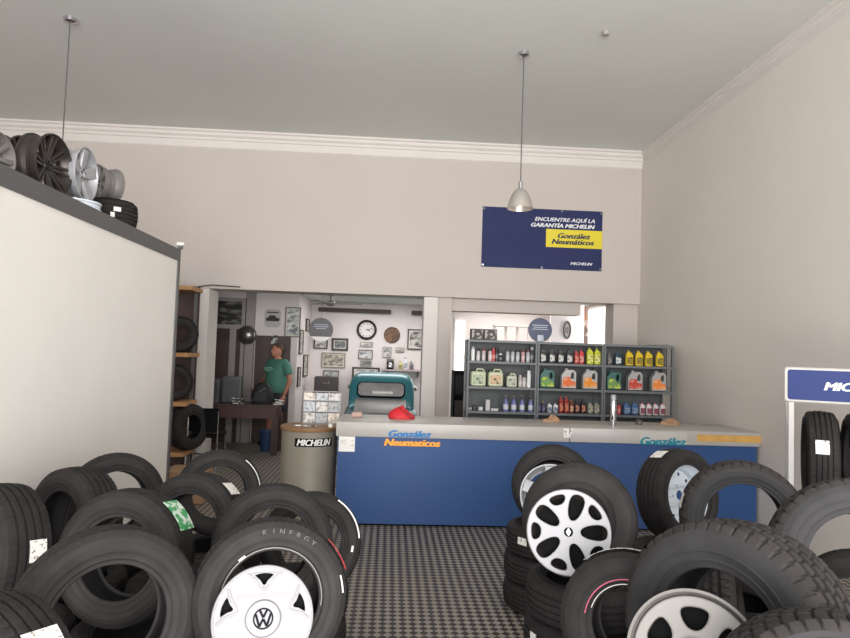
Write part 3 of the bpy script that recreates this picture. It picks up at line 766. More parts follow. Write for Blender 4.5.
# ------------------------------------------------------------------ drum table with leaflet stand
dx, dy = -.775, 6.56
t = thing('drum_table', 'grey metal drum with wooden top at the left end of the counter', 'drum', (dx, dy, 0))
M_drum = mat('drum paint', (146, 140, 128), .45, .15, var=.04, vscale=4)
MB().lathe([(.0, 0), (.276, 0), (.28, .012), (.276, .025), (.276, .815), (.28, .83), (0, .83)], 64, cap=False).build('body', M_drum, t)
MB().lathe([(0, .83), (.288, .83), (.293, .84), (.293, .862), (.285, .868), (0, .868)], 64, cap=False).build('wooden_top', M_top, t)
# curved sticker
def drum_patch(r, a0, a1, z0, z1, m, name, slope=0.):
    vs = []; fs = []; n = 16
    for k in range(n+1):
        u = k/n; a = R_(a0+(a1-a0)*u)
        for zz in (z0, z1): vs.append((r*math.cos(a), r*math.sin(a), zz+slope*u))
        for zz in (z1, z0): vs.append(((r-.002)*math.cos(a), (r-.002)*math.sin(a), zz+slope*u))
    for k in range(n):
        for j in range(4): fs.append((k*4+j, k*4+(j+1) % 4, k*4+4+(j+1) % 4, k*4+4+j))
    fs += [(0, 3, 2, 1), (n*4, n*4+1, n*4+2, n*4+3)]
    return MB().add(vs, fs).build(name, m, t, 60)
st = drum_patch(.279, -113, -32, .69, .77, M_black, 'sticker')
me = text_me('MICHELIN', .085, M_white, shear=.25, ext=.0006, bold=.004, align='CENTER', width=.345)
for v in me.vertices:
    a = R_(-72.5)+v.co.x/.281; rr = .2805+v.co.z
    v.co = Vector((rr*math.cos(a), rr*math.sin(a), .702+v.co.y))
link('lettering', me, st)
lw = thing('leaflet_stand', 'clear leaflet stand with three columns of cards on the drum', 'leaflet stand', (P(321, 420, 6.68).x, 6.70, .868))
fr = MB()
for x in (-.19, -.063, .063, .19): fr.bb(x-.005, x+.005, .02, .04, 0, .33)
for z in (.005, .12, .235, .33): fr.bb(-.19, .19, .02, .04, z-.004, z+.004)
fr.bb(-.19, .19, -.02, .11, 0, .006); fr.build('frame', mat('grey wire', (130, 130, 132), .4, .3), lw)
k = 0
for c in range(3):
    for (z, h) in ((.01, .10), (.125, .10), (.24, .075)):
        m_ = two_tone('leaflet print %d' % (k % 4), [(214, 212, 210), (196, 200, 204), (226, 220, 212), (176, 178, 180)][k % 4], [(150, 140, 134), (136, 144, 152), (176, 156, 142), (130, 130, 132)][k % 4], 30+k, .55, .1)
        MB().bb(-.185+c*.127, -.07+c*.127, .006, .018, z, z+h).build('leaflet', m_, lw); k += 1
pr = MATS['leaflet print 0']
for i, (px, py, w_, rz, lab) in enumerate(((300, 424, .12, 25, 'loose printed card at the left edge of the drum top'), (310, 427.5, .10, -30, 'loose printed card at the front of the drum top'))):
    p = P(px, py, 6.5)
    o = MB().box((0, 0, .004), (w_, .08, .008)).build('leaflet', two_tone('bold card print', (228, 226, 222), (50, 50, 54), 26, .52, .03)); o.matrix_world = T(p.x, 6.52-.03*i, .868) @ RZ(rz); tag(o, lab, 'leaflet')
p = P(331, 427, 6.5); o = MB().lathe([(0, .868), (.022, .868), (.02, .90), (.012, .905), (0, .905)], 16, cap=False); o.v = [(x+p.x, y+6.44, z) for x, y, z in o.v]
tag(o.build('pot', M_white), 'tiny white pot on the drum beside the counter', 'pot')

# ------------------------------------------------------------------ oil shelving
SY0, SY1 = 7.80, 8.14
X0, X1, X2, X3 = P(467, 380, SY0).x, P(537, 380, SY0).x, P(603.7, 380, SY0).x, 3.535
LV = [.05, .34, .64, .945, 1.245, 1.555]; STOP = 1.815
def bay(x0, x1, label):
    t = thing('shelf_unit', label, 'shelving', (x0, SY0, 0), group='grey oil shelves behind the counter')
    L = x1-x0
    for (x, y) in ((.011, .018), (L-.011, .018), (.011, SY1-SY0-.018), (L-.011, SY1-SY0-.018)):
        MB().bb(x-.011, x+.011, y-.018, y+.018, 0, STOP).build('upright', M_rackg, t)
    for z in LV+[STOP]:
        s = MB(); s.bb(.022, L-.022, 0, SY1-SY0, z-.028, z); s.build('shelf_board', M_rackg, t)
    MB().bb(.0, L, SY1-SY0, SY1-SY0+.01, .3, STOP).build('back_panel', mat('shelf back grey', (86, 90, 92), .6), t)
    return t
bay(X0, X1-.003, 'left bay of the grey oil shelving behind the counter')
bay(X1+.003, X2-.003, 'middle bay of the grey oil shelving behind the counter')
bay(X2+.003, X3, 'right bay of the grey oil shelving behind the counter')

ORD = ['first', 'second', 'third', 'fourth', 'fifth', 'sixth', 'seventh', 'eighth', 'ninth', 'tenth', 'eleventh', 'twelfth']
def colm(rgb, rough=.4): return mat('plastic %d %d %d' % rgb, rgb, rough)
def aerosol(bodyc, capc, h=.165, r=.024):
    t = thing('aerosol_can', 'x', 'spray can')
    MB().lathe([(0, 0), (r, 0), (r, h*.76), (r*.8, h*.82), (0, h*.82)], 18, cap=False).build('body', colm(bodyc, .3), t)
    MB().lathe([(r*.82, h*.80), (r*.82, h*.98), (r*.7, h), (0, h)], 18).build('cap', colm(capc), t)
    MB().lathe([(r*1.01, h*.2), (r*1.01, h*.5)], 18, cap=False).build('label', colm(tuple(min(255, int(v*.6+90)) for v in bodyc)), t)
    return t
def oil_bottle(bodyc, capc, labc, w=.085, h=.20, d=.055):
    t = thing('oil_bottle', 'x', 'bottle')
    b = MB(); b.rbox((0, 0, h*.36), (w, d, h*.72), d*.3)
    b.prism([(-w*.48, h*.70), (w*.48, h*.70), (w*.05, h*.90), (-w*.30, h*.90)], -d*.36, d*.36)
    b.build('body', colm(bodyc), t, 40)
    MB().lathe([(0, 0), (w*.17, 0), (w*.17, h*.10), (0, h*.10)], 14, cap=False).build('cap', colm(capc), t, M=T(-w*.12, 0, h*.90))
    MB().bb(-w*.40, w*.40, -d/2-.0025, -d/2, h*.12, h*.56).build('label', two_tone('bottle label %d %d %d' % labc, labc, tuple(int(v*.55) for v in labc), 34, .56, .05), t)
    return t
def jug(bodyc, capc, labc, w=.185, h=.245, d=.10, lab2=None):
    t = thing('oil_jug', 'x', 'jug')
    b = MB(); out = [(-w*.5, 0), (w*.5, 0), (w*.5, h*.80), (w*.34, h*.93), (w*.20, h*.93), (-w*.1, h*.93), (-w*.24, h*.93), (-w*.5, h*.66)]
    hole = [(w*.10, h*.50), (w*.36, h*.42), (w*.42, h*.60), (w*.38, h*.80), (w*.24, h*.84), (w*.12, h*.74)]
    me = plate_me(out, [hole], d*.86, d*.05, colm(bodyc), 2)
    for v in me.vertices: v.co = Vector((v.co.x*.93, -v.co.z, v.co.y*.96+d*.12))
    me.flip_normals(); link('body', me, t)
    MB().lathe([(0, 0), (w*.12, 0), (w*.12, h*.07), (0, h*.07)], 16, cap=False).build('cap', colm(capc), t, M=T(-w*.12, 0, h*.955))
    y = -d*.49
    MB().prism([(-w*.44, h*.10), (w*.44, h*.10), (w*.44, h*.36), (w*.12, h*.42), (w*.08, h*.60), (-w*.30, h*.60), (-w*.44, h*.45)], y-.003, y).build('label', two_tone('jug label %d %d %d' % labc, labc, lab2 or tuple(min(255, int(v*.5+110)) for v in labc), 16, .55, .05), t)
    return t
def jerrycan(bodyc, capc, labc, w=.185, h=.215, d=.11):
    t = thing('jerrycan', 'x', 'jerrycan')
    MB().rbox((0, 0, h*.42), (w, d, h*.84), d*.22).build('body', colm(bodyc), t, 40)
    MB().tube([(-w*.12, 0, h*.82), (-w*.08, 0, h*.97), (w*.28, 0, h*.97), (w*.42, 0, h*.82)], .012, 10).build('handle', colm(bodyc), t)
    MB().lathe([(0, 0), (w*.13, 0), (w*.13, h*.14), (0, h*.14)], 16, cap=False).build('cap', colm(capc), t, M=T(-w*.34, 0, h*.83))
    MB().bb(-w*.36, w*.32, -d/2-.003, -d/2, h*.14, h*.66).build('label', two_tone('can label %d %d %d' % labc, labc, (70, 90, 70), 22, .6, .05), t)
    return t
def spray(bodyc, capc, h=.205, r=.033):
    t = thing('spray_bottle', 'x', 'spray bottle')
    MB().lathe([(0, 0), (r, 0), (r, h*.45), (r*.85, h*.58), (r*.35, h*.72), (r*.35, h*.78), (0, h*.78)], 18, cap=False).build('body', colm(bodyc, .25), t)
    hd = MB(); hd.bb(-.035, .02, -.011, .011, h*.84, h); hd.bb(-.012, .012, -.012, .012, h*.76, h*.85); hd.build('spray_head', colm(capc), t)
    MB().prism([(-.028, h*.85), (-.020, h*.85), (-.014, h*.68), (-.022, h*.67)], -.005, .005).build('trigger', colm(capc), t)
    MB().lathe([(r*1.01, h*.12), (r*1.01, h*.40)], 18, cap=False).build('label', colm((206, 206, 216)), t)
    return t
def small_box(c, w, h, d=.06):
    t = MB().rbox((0, 0, h/2), (w, d, h), .006).build('small_box', colm(c, .6)); return tag(t, 'x', 'box')
G_SH = 'bottles and cans on the oil shelves'
def row(level, y, items, group):
    """items: (pixel x, maker, args, label) standing on shelf level (index)"""
    z = LV[level]
    for (px, fn, args, lab) in items:
        p = P(px, 380, y); key = (fn.__name__,)+tuple(repr(args).split('|'))
        M = T(p.x, y, z+.0005)
        if key in PROTO: dup(PROTO[key], M, lab, group)
        else:
            o = fn(*args); o.matrix_world = M; o['label'] = lab; o['group'] = group; PROTO[key] = o
PROTO = {}
z7 = lambda z: 455+z/7.09
z3 = lambda z: 440+z/3.4
W_, K_, RD, SL = (226, 226, 224), (28, 28, 30), (176, 62, 60), (170, 172, 176)
YS = 7.90
at = []
seq = [(122, W_, SL, .175), (160, (190, 184, 186), K_, .15), (198, (186, 176, 178), (120, 40, 44), .155), (243, (196, 180, 178), K_, .155), (268, RD, RD, .16), (291, K_, K_, .18), (318, K_, W_, .10),
       (369, SL, (70, 70, 74), .155), (404, SL, (70, 70, 74), .155), (440, SL, K_, .155), (478, (190, 150, 150), (110, 50, 54), .155), (513, SL, (110, 50, 54), .155), (540, (60, 56, 60), SL, .19)]
names = ['white can with grey cap, leftmost on the top shelf of the left bay', 'pale can with black cap, second from left on the top left shelf', 'pale can with dark red cap, third from left on the top left shelf',
         'pinkish can with black cap beside the red can on the top left shelf', 'red can on the top shelf of the left bay', 'tall black can just right of the red one on the top left shelf',
         'short black can with white cap on the top left shelf', 'silver can with grey cap, left of the pair on the top left shelf', 'silver can with grey cap, right of the pair on the top left shelf',
         'silver can with black cap on the top left shelf', 'pinkish can with dark red cap towards the right of the top left shelf', 'silver can with dark red cap on the top left shelf', 'tall dark can at the right end of the top left shelf']
row(5, YS, [(z7(z), aerosol, (b, c, h), n_) for (z, b, c, h), n_ in zip(seq, names)], 'spray cans on the top left shelf')
LG_ = (192, 200, 168)
row(4, YS, [(z7(163), jerrycan, (LG_, K_, (176, 184, 156)), 'left large pale green jerrycan on the middle shelf of the left bay'),
            (z7(285), jerrycan, ((194, 200, 166), K_, (206, 172, 140)), 'large pale green jerrycan with orange-tinted label on the middle left shelf'),
            (z7(400), jerrycan, ((200, 204, 180), K_, (180, 180, 168), .125, .165, .09), 'smallest pale jerrycan on the middle shelf of the left bay'),
            (z7(462), aerosol, ((176, 166, 160), SL, .15), 'first slim can right of the jerrycans'), (z7(490), aerosol, ((180, 174, 172), (96, 60, 60), .15), 'second slim can right of the jerrycans, dark red cap'),
            (z7(523), aerosol, (W_, W_, .21, .026), 'tall white can at the right end of the middle left shelf')], 'cans on the middle left shelf')
row(3, YS, [(z7(110), small_box, ((150, 150, 150), .05, .035), 'tiny grey box at the left end of the lower left shelf'), (z7(145), small_box, (K_, .05, .06), 'small black box on the lower left shelf'),
            (z7(185), small_box, ((206, 206, 206), .055, .045), 'small white box on the lower left shelf'), (z7(236), small_box, ((196, 194, 194), .055, .135), 'tall white box on the lower left shelf'),
            (z7(285), small_box, ((200, 200, 202), .09, .03), 'low white box on the lower left shelf')], 'small boxes on the lower left shelf')
row(3, YS, [(z7(z), spray, ((112, 114, 168), K_), '%s blue-violet spray bottle from left on the lower left shelf' % ORD[i]) for i, z in enumerate((365, 421, 480, 541))], 'blue spray bottles on the lower left shelf')
DB = (48, 48, 50)
row(5, YS, [(z3(z), oil_bottle, (DB, K_, (206, 204, 200), .075, .185), '%s dark oil bottle from left on the top shelf of the middle bay' % ORD[i]) for i, z in enumerate((348, 378, 408, 438))], 'dark oil bottles on the top middle shelf')
row(5, YS, [(z3(462), oil_bottle, (RD, RD, (214, 130, 120), .055, .17), 'left red oil bottle on the top middle shelf'), (z3(479), oil_bottle, ((204, 60, 52), RD, (220, 150, 140), .06, .18), 'right red oil bottle on the top middle shelf'),
            (z3(508), oil_bottle, ((196, 200, 40), (150, 150, 30), (222, 222, 130), .085, .21), 'left lime yellow oil bottle on the top middle shelf'), (z3(533), oil_bottle, ((200, 200, 48), (150, 150, 30), (226, 224, 140), .08, .205), 'right lime yellow oil bottle on the top middle shelf')], 'coloured oil bottles on the top middle shelf')
GJ, SJ = (52, 98, 92), (168, 166, 164)
row(4, YS, [(z3(362), jug, (GJ, GJ, (110, 150, 80), .18, .235, .10, (196, 204, 70)), 'green oil jug with lime label in the middle bay'),
            (z3(435), jug, ((186, 184, 182), SJ, (226, 108, 48)), 'pale oil jug with orange label in the middle of the middle bay'),
            (z3(507), jug, ((176, 174, 172), SJ, (232, 140, 44)), 'grey oil jug with orange-yellow label at the right of the middle bay')], 'large oil jugs on the middle shelves')
row(4, YS, [(z3(588), jug, (GJ, GJ, (110, 150, 80), .18, .235, .10, (170, 190, 80)), 'green oil jug with lime label in the right bay'),
            (z3(660), jug, (SJ, SJ, (196, 62, 44)), 'grey oil jug with red label in the right bay'), (z3(740), jug, (SJ, SJ, (232, 130, 48)), 'grey oil jug with orange label at the far right')], 'large oil jugs on the middle shelves')
row(3, YS, [(z3(337), oil_bottle, ((62, 58, 92), (206, 180, 60), (110, 100, 130), .05, .135), 'left small violet bottle with yellow cap, lower middle shelf'), (z3(353), oil_bottle, ((62, 58, 92), (206, 180, 60), (110, 100, 130), .05, .135), 'right small violet bottle with yellow cap, lower middle shelf'),
            (z3(375), oil_bottle, ((222, 222, 222), (190, 190, 194), (120, 130, 160), .06, .115), 'left small white bottle on the lower middle shelf'), (z3(395), oil_bottle, ((222, 222, 222), (190, 190, 194), (120, 130, 160), .06, .115), 'right small white bottle on the lower middle shelf'),
            (z3(413), oil_bottle, ((150, 40, 34), RD, (206, 120, 90), .055, .205), 'left brown-red bottle with red cap on the lower middle shelf'), (z3(431), oil_bottle, ((150, 40, 34), RD, (206, 120, 90), .055, .205), 'right brown-red bottle with red cap on the lower middle shelf'),
            (z3(448), oil_bottle, ((120, 48, 40), (206, 120, 60), (216, 170, 140), .05, .16), 'brown bottle with orange cap on the lower middle shelf'),
            (z3(467), oil_bottle, ((44, 36, 40), K_, (190, 120, 100), .058, .18), 'left black bottle with pinkish label on the lower middle shelf'), (z3(488), oil_bottle, ((44, 36, 40), K_, (190, 120, 100), .058, .18), 'right black bottle with pinkish label on the lower middle shelf'),
            (z3(512), oil_bottle, ((150, 148, 132), (120, 120, 110), (170, 168, 150), .07, .14), 'left grey-green bottle on the lower middle shelf'), (z3(534), oil_bottle, ((150, 148, 132), (120, 120, 110), (170, 168, 150), .07, .14), 'right grey-green bottle on the lower middle shelf')], 'bottles on the lower middle shelf')
row(5, YS, [(z3(574), oil_bottle, ((92, 88, 88), (110, 104, 100), (130, 124, 122), .06, .15), 'grey bottle at the left end of the top right shelf'),
            (z3(603), oil_bottle, ((20, 60, 74), (40, 80, 90), (206, 214, 214), .08, .175), 'dark teal bottle with white label on the top right shelf')], 'bottles on the top right shelf')
row(5, YS, [(z3(z), oil_bottle, ((222, 190, 30), (190, 170, 40), (150, 130, 40), .095, .19), '%s yellow oil bottle from left on the top right shelf' % ORD[i]) for i, z in enumerate((642, 675, 708, 745))], 'yellow oil bottles on the top right shelf')
row(3, YS, [(z3(593), oil_bottle, ((206, 208, 208), (206, 208, 208), (110, 130, 110), .055, .205), 'tall white bottle right of the thermos, lower right shelf'), (z3(610), aerosol, ((190, 60, 56), (60, 60, 66), .14), 'small red can on the lower right shelf'),
            (z3(636), oil_bottle, ((70, 104, 150), (60, 80, 120), (130, 150, 180), .085, .155), 'left blue bottle on the lower right shelf'), (z3(663), oil_bottle, ((70, 104, 150), (60, 80, 120), (130, 150, 180), .085, .155), 'right blue bottle on the lower right shelf')], 'bottles on the lower right shelf')
row(3, YS, [(z3(z), oil_bottle, ((224, 214, 216), (200, 40, 70), (150, 80, 96), .068, .155), '%s white bottle with pink cap from left on the lower right shelf' % ORD[i]) for i, z in enumerate((689, 711, 734, 757))], 'white bottles with pink caps on the lower right shelf')
# on top of the shelving
for (px0, px1, lab) in ((470.5, 482.5, 'left dark printed box on top of the oil shelving'), (483.3, 496, 'right dark printed box on top of the oil shelving')):
    a = P(px0, 338, 7.95); b = P(px1, 338, 7.95)
    t = thing('printed_box', lab, 'box', ((a.x+b.x)/2, 7.95, STOP)); w2 = (b.x-a.x)/2
    MB().bb(-w2, w2, -.08, .08, 0, .135).build('carton', mat('dark carton', (74, 68, 66), .7), t)
    MB().bb(-w2*.9, w2*.9, -.083, -.08, .015, .12).build('label', two_tone('carton print', (70, 64, 62), (170, 164, 158), 22, .55, .05), t)
p = P(540, 330, 7.86)
t = thing('round_sign', 'round dark blue sign with white lines on top of the shelving', 'sign', (p.x, 7.86, STOP))
sz = p.z-STOP
MB().lathe([(0, 0), (.148, 0), (.15, .006), (.148, .012), (0, .012)], 48, cap=False).build('disc', mat('sign blue', (40, 52, 84), .4), t, M=T(0, 0, sz) @ RX(90))
l = MB(); 
for (z, w2) in ((.06, .10), (.035, .085), (.01, .10)): l.bb(-w2, w2, -.0145, -.0125, z-.006, z+.003)
l.build('lettering_lines', mat('sign pale', (176, 182, 196), .5), t, M=T(0, 0, sz))
MB().bb(-.012, .012, 0, .012, 0, sz).build('post', M_chrome, t)
MB().rbox((0, -.03, .045), (.085, .03, .085), .014).build('clip', mat('clip grey', (170, 176, 188), .4), t)

# electrical box on the right wall
a = P(645, 338, 8.65)
t = thing('electrical_box', 'grey electrical cabinet on the right wall behind the shelving', 'cabinet', (XR+.004, 8.42, 1.72))
MB().bb(-.07, 0, -.36, .36, -.42, .12).build('body', mat('grey panel', (146, 142, 138), .5), t)
MB().bb(-.082, -.07, -.32, .32, -.38, .08).build('door', mat('grey panel door', (134, 131, 128), .5), t)

# ------------------------------------------------------------------ tyre stand at the right
RO = Vector((2.41, 3.76, 0)); rang = -30
MR = T(*RO) @ RZ(rang)
t = thing('tyre_stand', 'white tyre stand with a blue header sign at the right edge', 'stand', M=MR)
SWD = 1.02
M_wf = mat('white tube', (172, 169, 165), .45)
for (x, y) in ((0.02, 0), (SWD, 0), (0.02, .36), (SWD, .36)):
    MB().bb(x-.014, x+.014, y-.014, y+.014, 0, 1.43).build('post', M_wf, t)
sf = MB()
for z in (.14, .80):
    for y in (.08, .28): sf.tube([(0.02, y, z), (SWD, y, z)], .014, 8)
    for x in (.02, SWD): sf.tube([(x, 0, z), (x, .36, z)], .012, 8)
sf.build('shelf_rails', M_wf, t)
hd = MB(); hd.rbox((0, 0, 0), (SWD+.04, .21, .03), .02, 5)
hd.build('header_board', M_wf, t, M=T(SWD/2, -.01, 1.525) @ RX(90))
hb = MB(); hb.rbox((0, 0, 0), (SWD+.0, .178, .006), .015, 5)
hb.build('header_face', mat('header blue', (36, 50, 104), .5, spec=.2), t, M=T(SWD/2, -.028, 1.525) @ RX(90))
text('lettering', 'MICHELIN', .066, mat('banner white', (226, 226, 230)), t, T(.188, -.033, 1.50) @ FACE, shear=.25, bold=.004, width=.36)
for i in range(3):
    Rr = .29; x = .183+i*.215
    lab = ['first tyre from the left on the blue-headed stand, white label on its tread', 'second tyre from the left on the blue-headed stand, cut by the picture edge', 'third tyre on the blue-headed stand, outside the picture edge'][i]
    if i == 2: continue
    M = MR @ T(x, .18, .80+.274+.0) @ Matrix(((0, 0, 1, 0), (1, 0, 0, 0), (0, 1, 0, 0), (0, 0, 0, 1)))
    ty = make_tyre(M, lab, Rr, .175, .20, 'rib', group='tyres on the blue-headed stand')
    if i == 0: patch(ty, 'label_sticker', M_label, Rr, 152, 168, -.045, .025, 'white printed label')

# ------------------------------------------------------------------ back room: desk, chair, clutter
a = P(196, 406, 9.85); b = P(279, 406, 9.85)
DX0, DX1, DZ = a.x, b.x, .76
t = thing('desk', 'dark brown wooden desk in the back room doorway', 'desk', ((DX0+DX1)/2, 10.2, 0))
rel(t, MB()).bb(DX0, DX1, 9.85, 10.42, DZ-.03, DZ).build('desktop', M_dwood, t)
rel(t, MB()).bb(DX0+.04, DX1-.04, 9.88, 10.39, DZ-.21, DZ-.03).build('apron', mat('reddish brown wood', (74, 46, 42), .5, var=.15, vscale=9), t)
for x in (DX0+.06, DX1-.06):
    for y in (9.91, 10.36): rel(t, MB()).bb(x-.045, x+.045, y-.045, y+.045, 0, DZ-.2).build('leg', M_dwood, t)
p = P(206.5, 430, 8.75)
t = thing('chair', 'black-backed chair with metal legs before the desk', 'chair', (p.x, 8.78, 0))
MB().rbox((0, -.19, .66), (.40, .04, .30), .018).build('backrest', M_black, t)
MB().rbox((0, .02, .45), (.42, .42, .05), .02).build('seat', M_black, t)
for sx in (-1, 1):
    MB().tube([(sx*.19, -.21, .78), (sx*.19, -.20, .45), (sx*.20, -.24, 0)], .013, 8).build('leg', M_chrome, t)
    MB().tube([(sx*.19, .20, .44), (sx*.20, .23, 0)], .013, 8).build('leg', M_chrome, t)
MB().tube([(-.195, -.22, .22), (.195, -.22, .22)], .010, 8).build('stretcher', M_chrome, t)
def desk_box(px0, px1, h, y, d, m, name, lab, cat, extra=None):
    a = P(px0, 400, y).x; b = P(px1, 400, y).x
    t = thing(name, lab, cat, ((a+b)/2, y, DZ)); w2 = (b-a)/2
    MB().rbox((0, 0, h/2), (2*w2, d, h), .01).build('body', m, t)
    MB().bb(-w2*.8, w2*.8, -d/2-.004, -d/2, h*.15, h*.85).build('front', extra or M_black, t)
    return t
desk_box(209, 221, .36, 10.2, .34, mat('dark grey case', (74, 74, 76), .5), 'computer_tower', 'dark grey computer case at the left end of the desk', 'computer', mat('case front', (62, 62, 64), .5))
t = desk_box(222.5, 241, .40, 10.2, .06, mat('screen back', (84, 86, 90), .5), 'monitor', 'grey back of a monitor on the desk', 'monitor', mat('screen back panel', (78, 80, 84), .5))
p = P(262, 396, 10.05)
t = thing('backpack', 'black backpack standing on the right half of the desk', 'backpack', (p.x, 10.08, DZ))
bp = MB(); bp.lathe([(0, 0), (.15, 0), (.165, .05), (.16, .18), (.13, .27), (.07, .325), (0, .335)], 20, cap=False); bp.v = [(x*(1.0+.1*math.sin(14*z)), y*.75, z) for x, y, z in bp.v]
bp.build('body', mat('black nylon', (30, 29, 32), .7, bump=.3, bscale=30), t, 60)
pk = MB(); pk.rbox((-.01, -.125, .11), (.19, .05, .15), .022); pk.build('pocket', mat('black nylon pocket', (40, 39, 42), .7), t)
MB().tube([(-.03, 0, .32), (0, 0, .37), (.03, 0, .32)], .009, 8).build('handle', M_black, t)
MB().tube([(-.13, -.08, .05), (-.06, -.13, .16), (.06, -.13, .25)], .012, 8).build('strap', mat('grey strap', (92, 92, 94), .7), t)
for (px, rz, lab, m_) in ((238, 20, 'black and white papers heaped beside the monitor', two_tone('desk papers', (214, 212, 210), (36, 36, 40), 14, .5, .04)), (278.5, -15, 'small white papers at the right end of the desk', M_white)):
    p = P(px, 400, 10.0); t = thing('papers', lab, 'papers', (p.x, 10.0, DZ), R_(rz))
    for k in range(3):
        MB().box((0, 0, .008+.03*k), (.16 if px < 260 else .09, .15, .014)).build('sheet', m_, t, M=T(0, 0, 0) @ RZ(25*k) @ RY(10*(k == 2)))
p = P(268, 427, 10.3); t = thing('bin', 'blue waste bin under the desk', 'bin', (p.x, 10.3, 0))
MB().lathe([(0, 0), (.10, 0), (.13, .32), (.12, .32), (.092, .01), (0, .01)], 24, cap=False).build('body', colm((36, 60, 96)), t)
MB().lathe([(.128, .31), (.138, .31), (.138, .33), (.128, .33)], 24, close=True).build('rim', colm((44, 72, 112)), t)

# ------------------------------------------------------------------ pictures and round things on the back-room walls
def prn(i):
    pal = [((60, 60, 60), (186, 182, 176)), ((206, 202, 192), (110, 108, 104)), ((90, 96, 100), (200, 200, 198)), ((176, 168, 150), (96, 92, 84)), ((120, 124, 122), (56, 58, 58))]
    a, b = pal[i % 5]; return two_tone('photo print %d' % (i % 5), a, b, 7+(i % 5)*1.5, .5, .09, .4, (1, 1, 1.6), 4)
def picture(x0, x1, z0, z1, y, label, m_f, i, fr=.025, side=None):
    """framed print hung on a wall facing -Y, or on the side wall facing +X when side = wall x"""
    w2, h2 = (x1-x0)/2, (z1-z0)/2
    M = T((x0+x1)/2, y, (z0+z1)/2) if side is None else T(side, (x0+x1)/2, (z0+z1)/2) @ RZ(90)
    t = thing('picture', label, 'picture', M=M, group='pictures in the back room')
    f = MB(); f.bb(-w2, w2, -.025, 0, h2-fr, h2); f.bb(-w2, w2, -.025, 0, -h2, -h2+fr); f.bb(-w2, -w2+fr, -.025, 0, -h2+fr, h2-fr); f.bb(w2-fr, w2, -.025, 0, -h2+fr, h2-fr)
    f.build('frame', m_f, t)
    mt = MB().bb(-w2+fr, w2-fr, -.012, -.002, -h2+fr, h2-fr).build('mount', mat('picture mount', (206, 200, 190), .7), t)
    q = min(w2, h2)*.14
    MB().bb(-w2+fr+q, w2-fr-q, -.014, -.012, -h2+fr+q, h2-fr-q).build('print', prn(i), t)
    return t
def pic(px0, py0, px1, py1, y, label, m_f, i, fr=.025):
    a = P(px0, py0, y); b = P(px1, py1, y); return picture(a.x, b.x, b.z, a.z, y, label, m_f, i, fr)
M_fd = mat('dark picture frame', (44, 36, 34), .5); M_fg = mat('grey picture frame', (104, 102, 100), .5); M_fo = mat('thin brown frame', (112, 98, 82), .5)
YW = 12.995
pic(407.8, 329, 424, 350, YW, 'dark framed photograph right of the brown disc', M_fd, 0)
pic(332, 338, 348, 351, YW, 'thick dark frame left of the clock', M_fd, 4, .04)
pic(322, 352.5, 345, 368, YW, 'wide sepia picture in a thin frame below the thick dark frame', M_fo, 3, .015)
pic(323.5, 370, 338.5, 384, YW, 'grey picture below the wide sepia one', M_fg, 2)
pic(314, 338, 327.5, 349, YW, 'picture partly behind the round hanging sign', M_fd, 1)
pic(360.5, 342, 373, 347, YW, 'narrow frame directly under the clock', M_fg, 1, .01)
pic(358.7, 349.7, 372.5, 359.3, YW, 'framed landscape photo second below the clock', M_fd, 2, .015)
pic(360.5, 360.5, 371.5, 366, YW, 'small print third below the clock', M_fg, 4, .01)
pic(383, 347, 391.2, 357.5, YW, 'tall small print under the brown disc', M_fg, 0, .01)
pic(396, 347.5, 404, 352.5, YW, 'small greenish card right of the tall print', M_fo, 1, .01)
pic(285.7, 307, 300, 337.5, 11.195, 'tall blue-grey picture at the corner right of the dark door', M_fg, 2, .02)
for (y0, y1, pz0, pz1, lab) in ((11.35, 11.8, 330, 354, 'upper near picture on the side wall by the round sign'), (11.45, 11.95, 352+3, 378, 'middle picture on the side wall by the round sign'), (11.3, 11.6, 357+10, 386, 'lowest near picture on the side wall'), (12.15, 12.6, 317, 330, 'highest small picture on the side wall')):
    zb, zt_ = P(305, pz1, 11.6).z, P(305, pz0, 11.6).z
    if lab.startswith('middle'): y0, y1 = 12.0, 12.55
    picture(y0, y1, zb, zt_, 0, lab, M_fd, 1, .02, side=-1.597)
# poster over the dark door
a = P(265, 309, 11.195); b = P(280.5, 327.5, 11.195)
t = thing('poster', 'rounded poster with a dark car shape above the dark door', 'poster', ((a.x+b.x)/2, 11.2, (a.z+b.z)/2)); w2, h2 = (b.x-a.x)/2, (a.z-b.z)/2
MB().rbox((0, 0, 0), (2*w2, 2*h2, .006), .07, 6).build('sheet', mat('poster grey', (176, 172, 170), .7), t, M=T(0, -.004, 0) @ RX(90))
MB().prism([(-.11, -.05), (.11, -.05), (.12, 0), (.07, .01), (.03, .05), (-.05, .05), (-.08, .01), (-.12, 0)], -.011, -.008).build('print', mat('poster ink', (44, 42, 44), .7), t)
MB().bb(-.1, .1, -.011, -.008, .09, .11).build('print', MATS['poster ink'], t)
a = P(271, 335.5, 11.13); t = thing('door_sign', 'small figured sign fixed over the dark door', 'sign', (P(274.3, 340, 11.13).x, 11.13, P(274, 344, 11.13).z))
MB().rbox((0, 0, .075), (.11, .02, .15), .008).build('plate', two_tone('small sign print', (190, 188, 184), (50, 50, 50), 18, .5, .04), t)
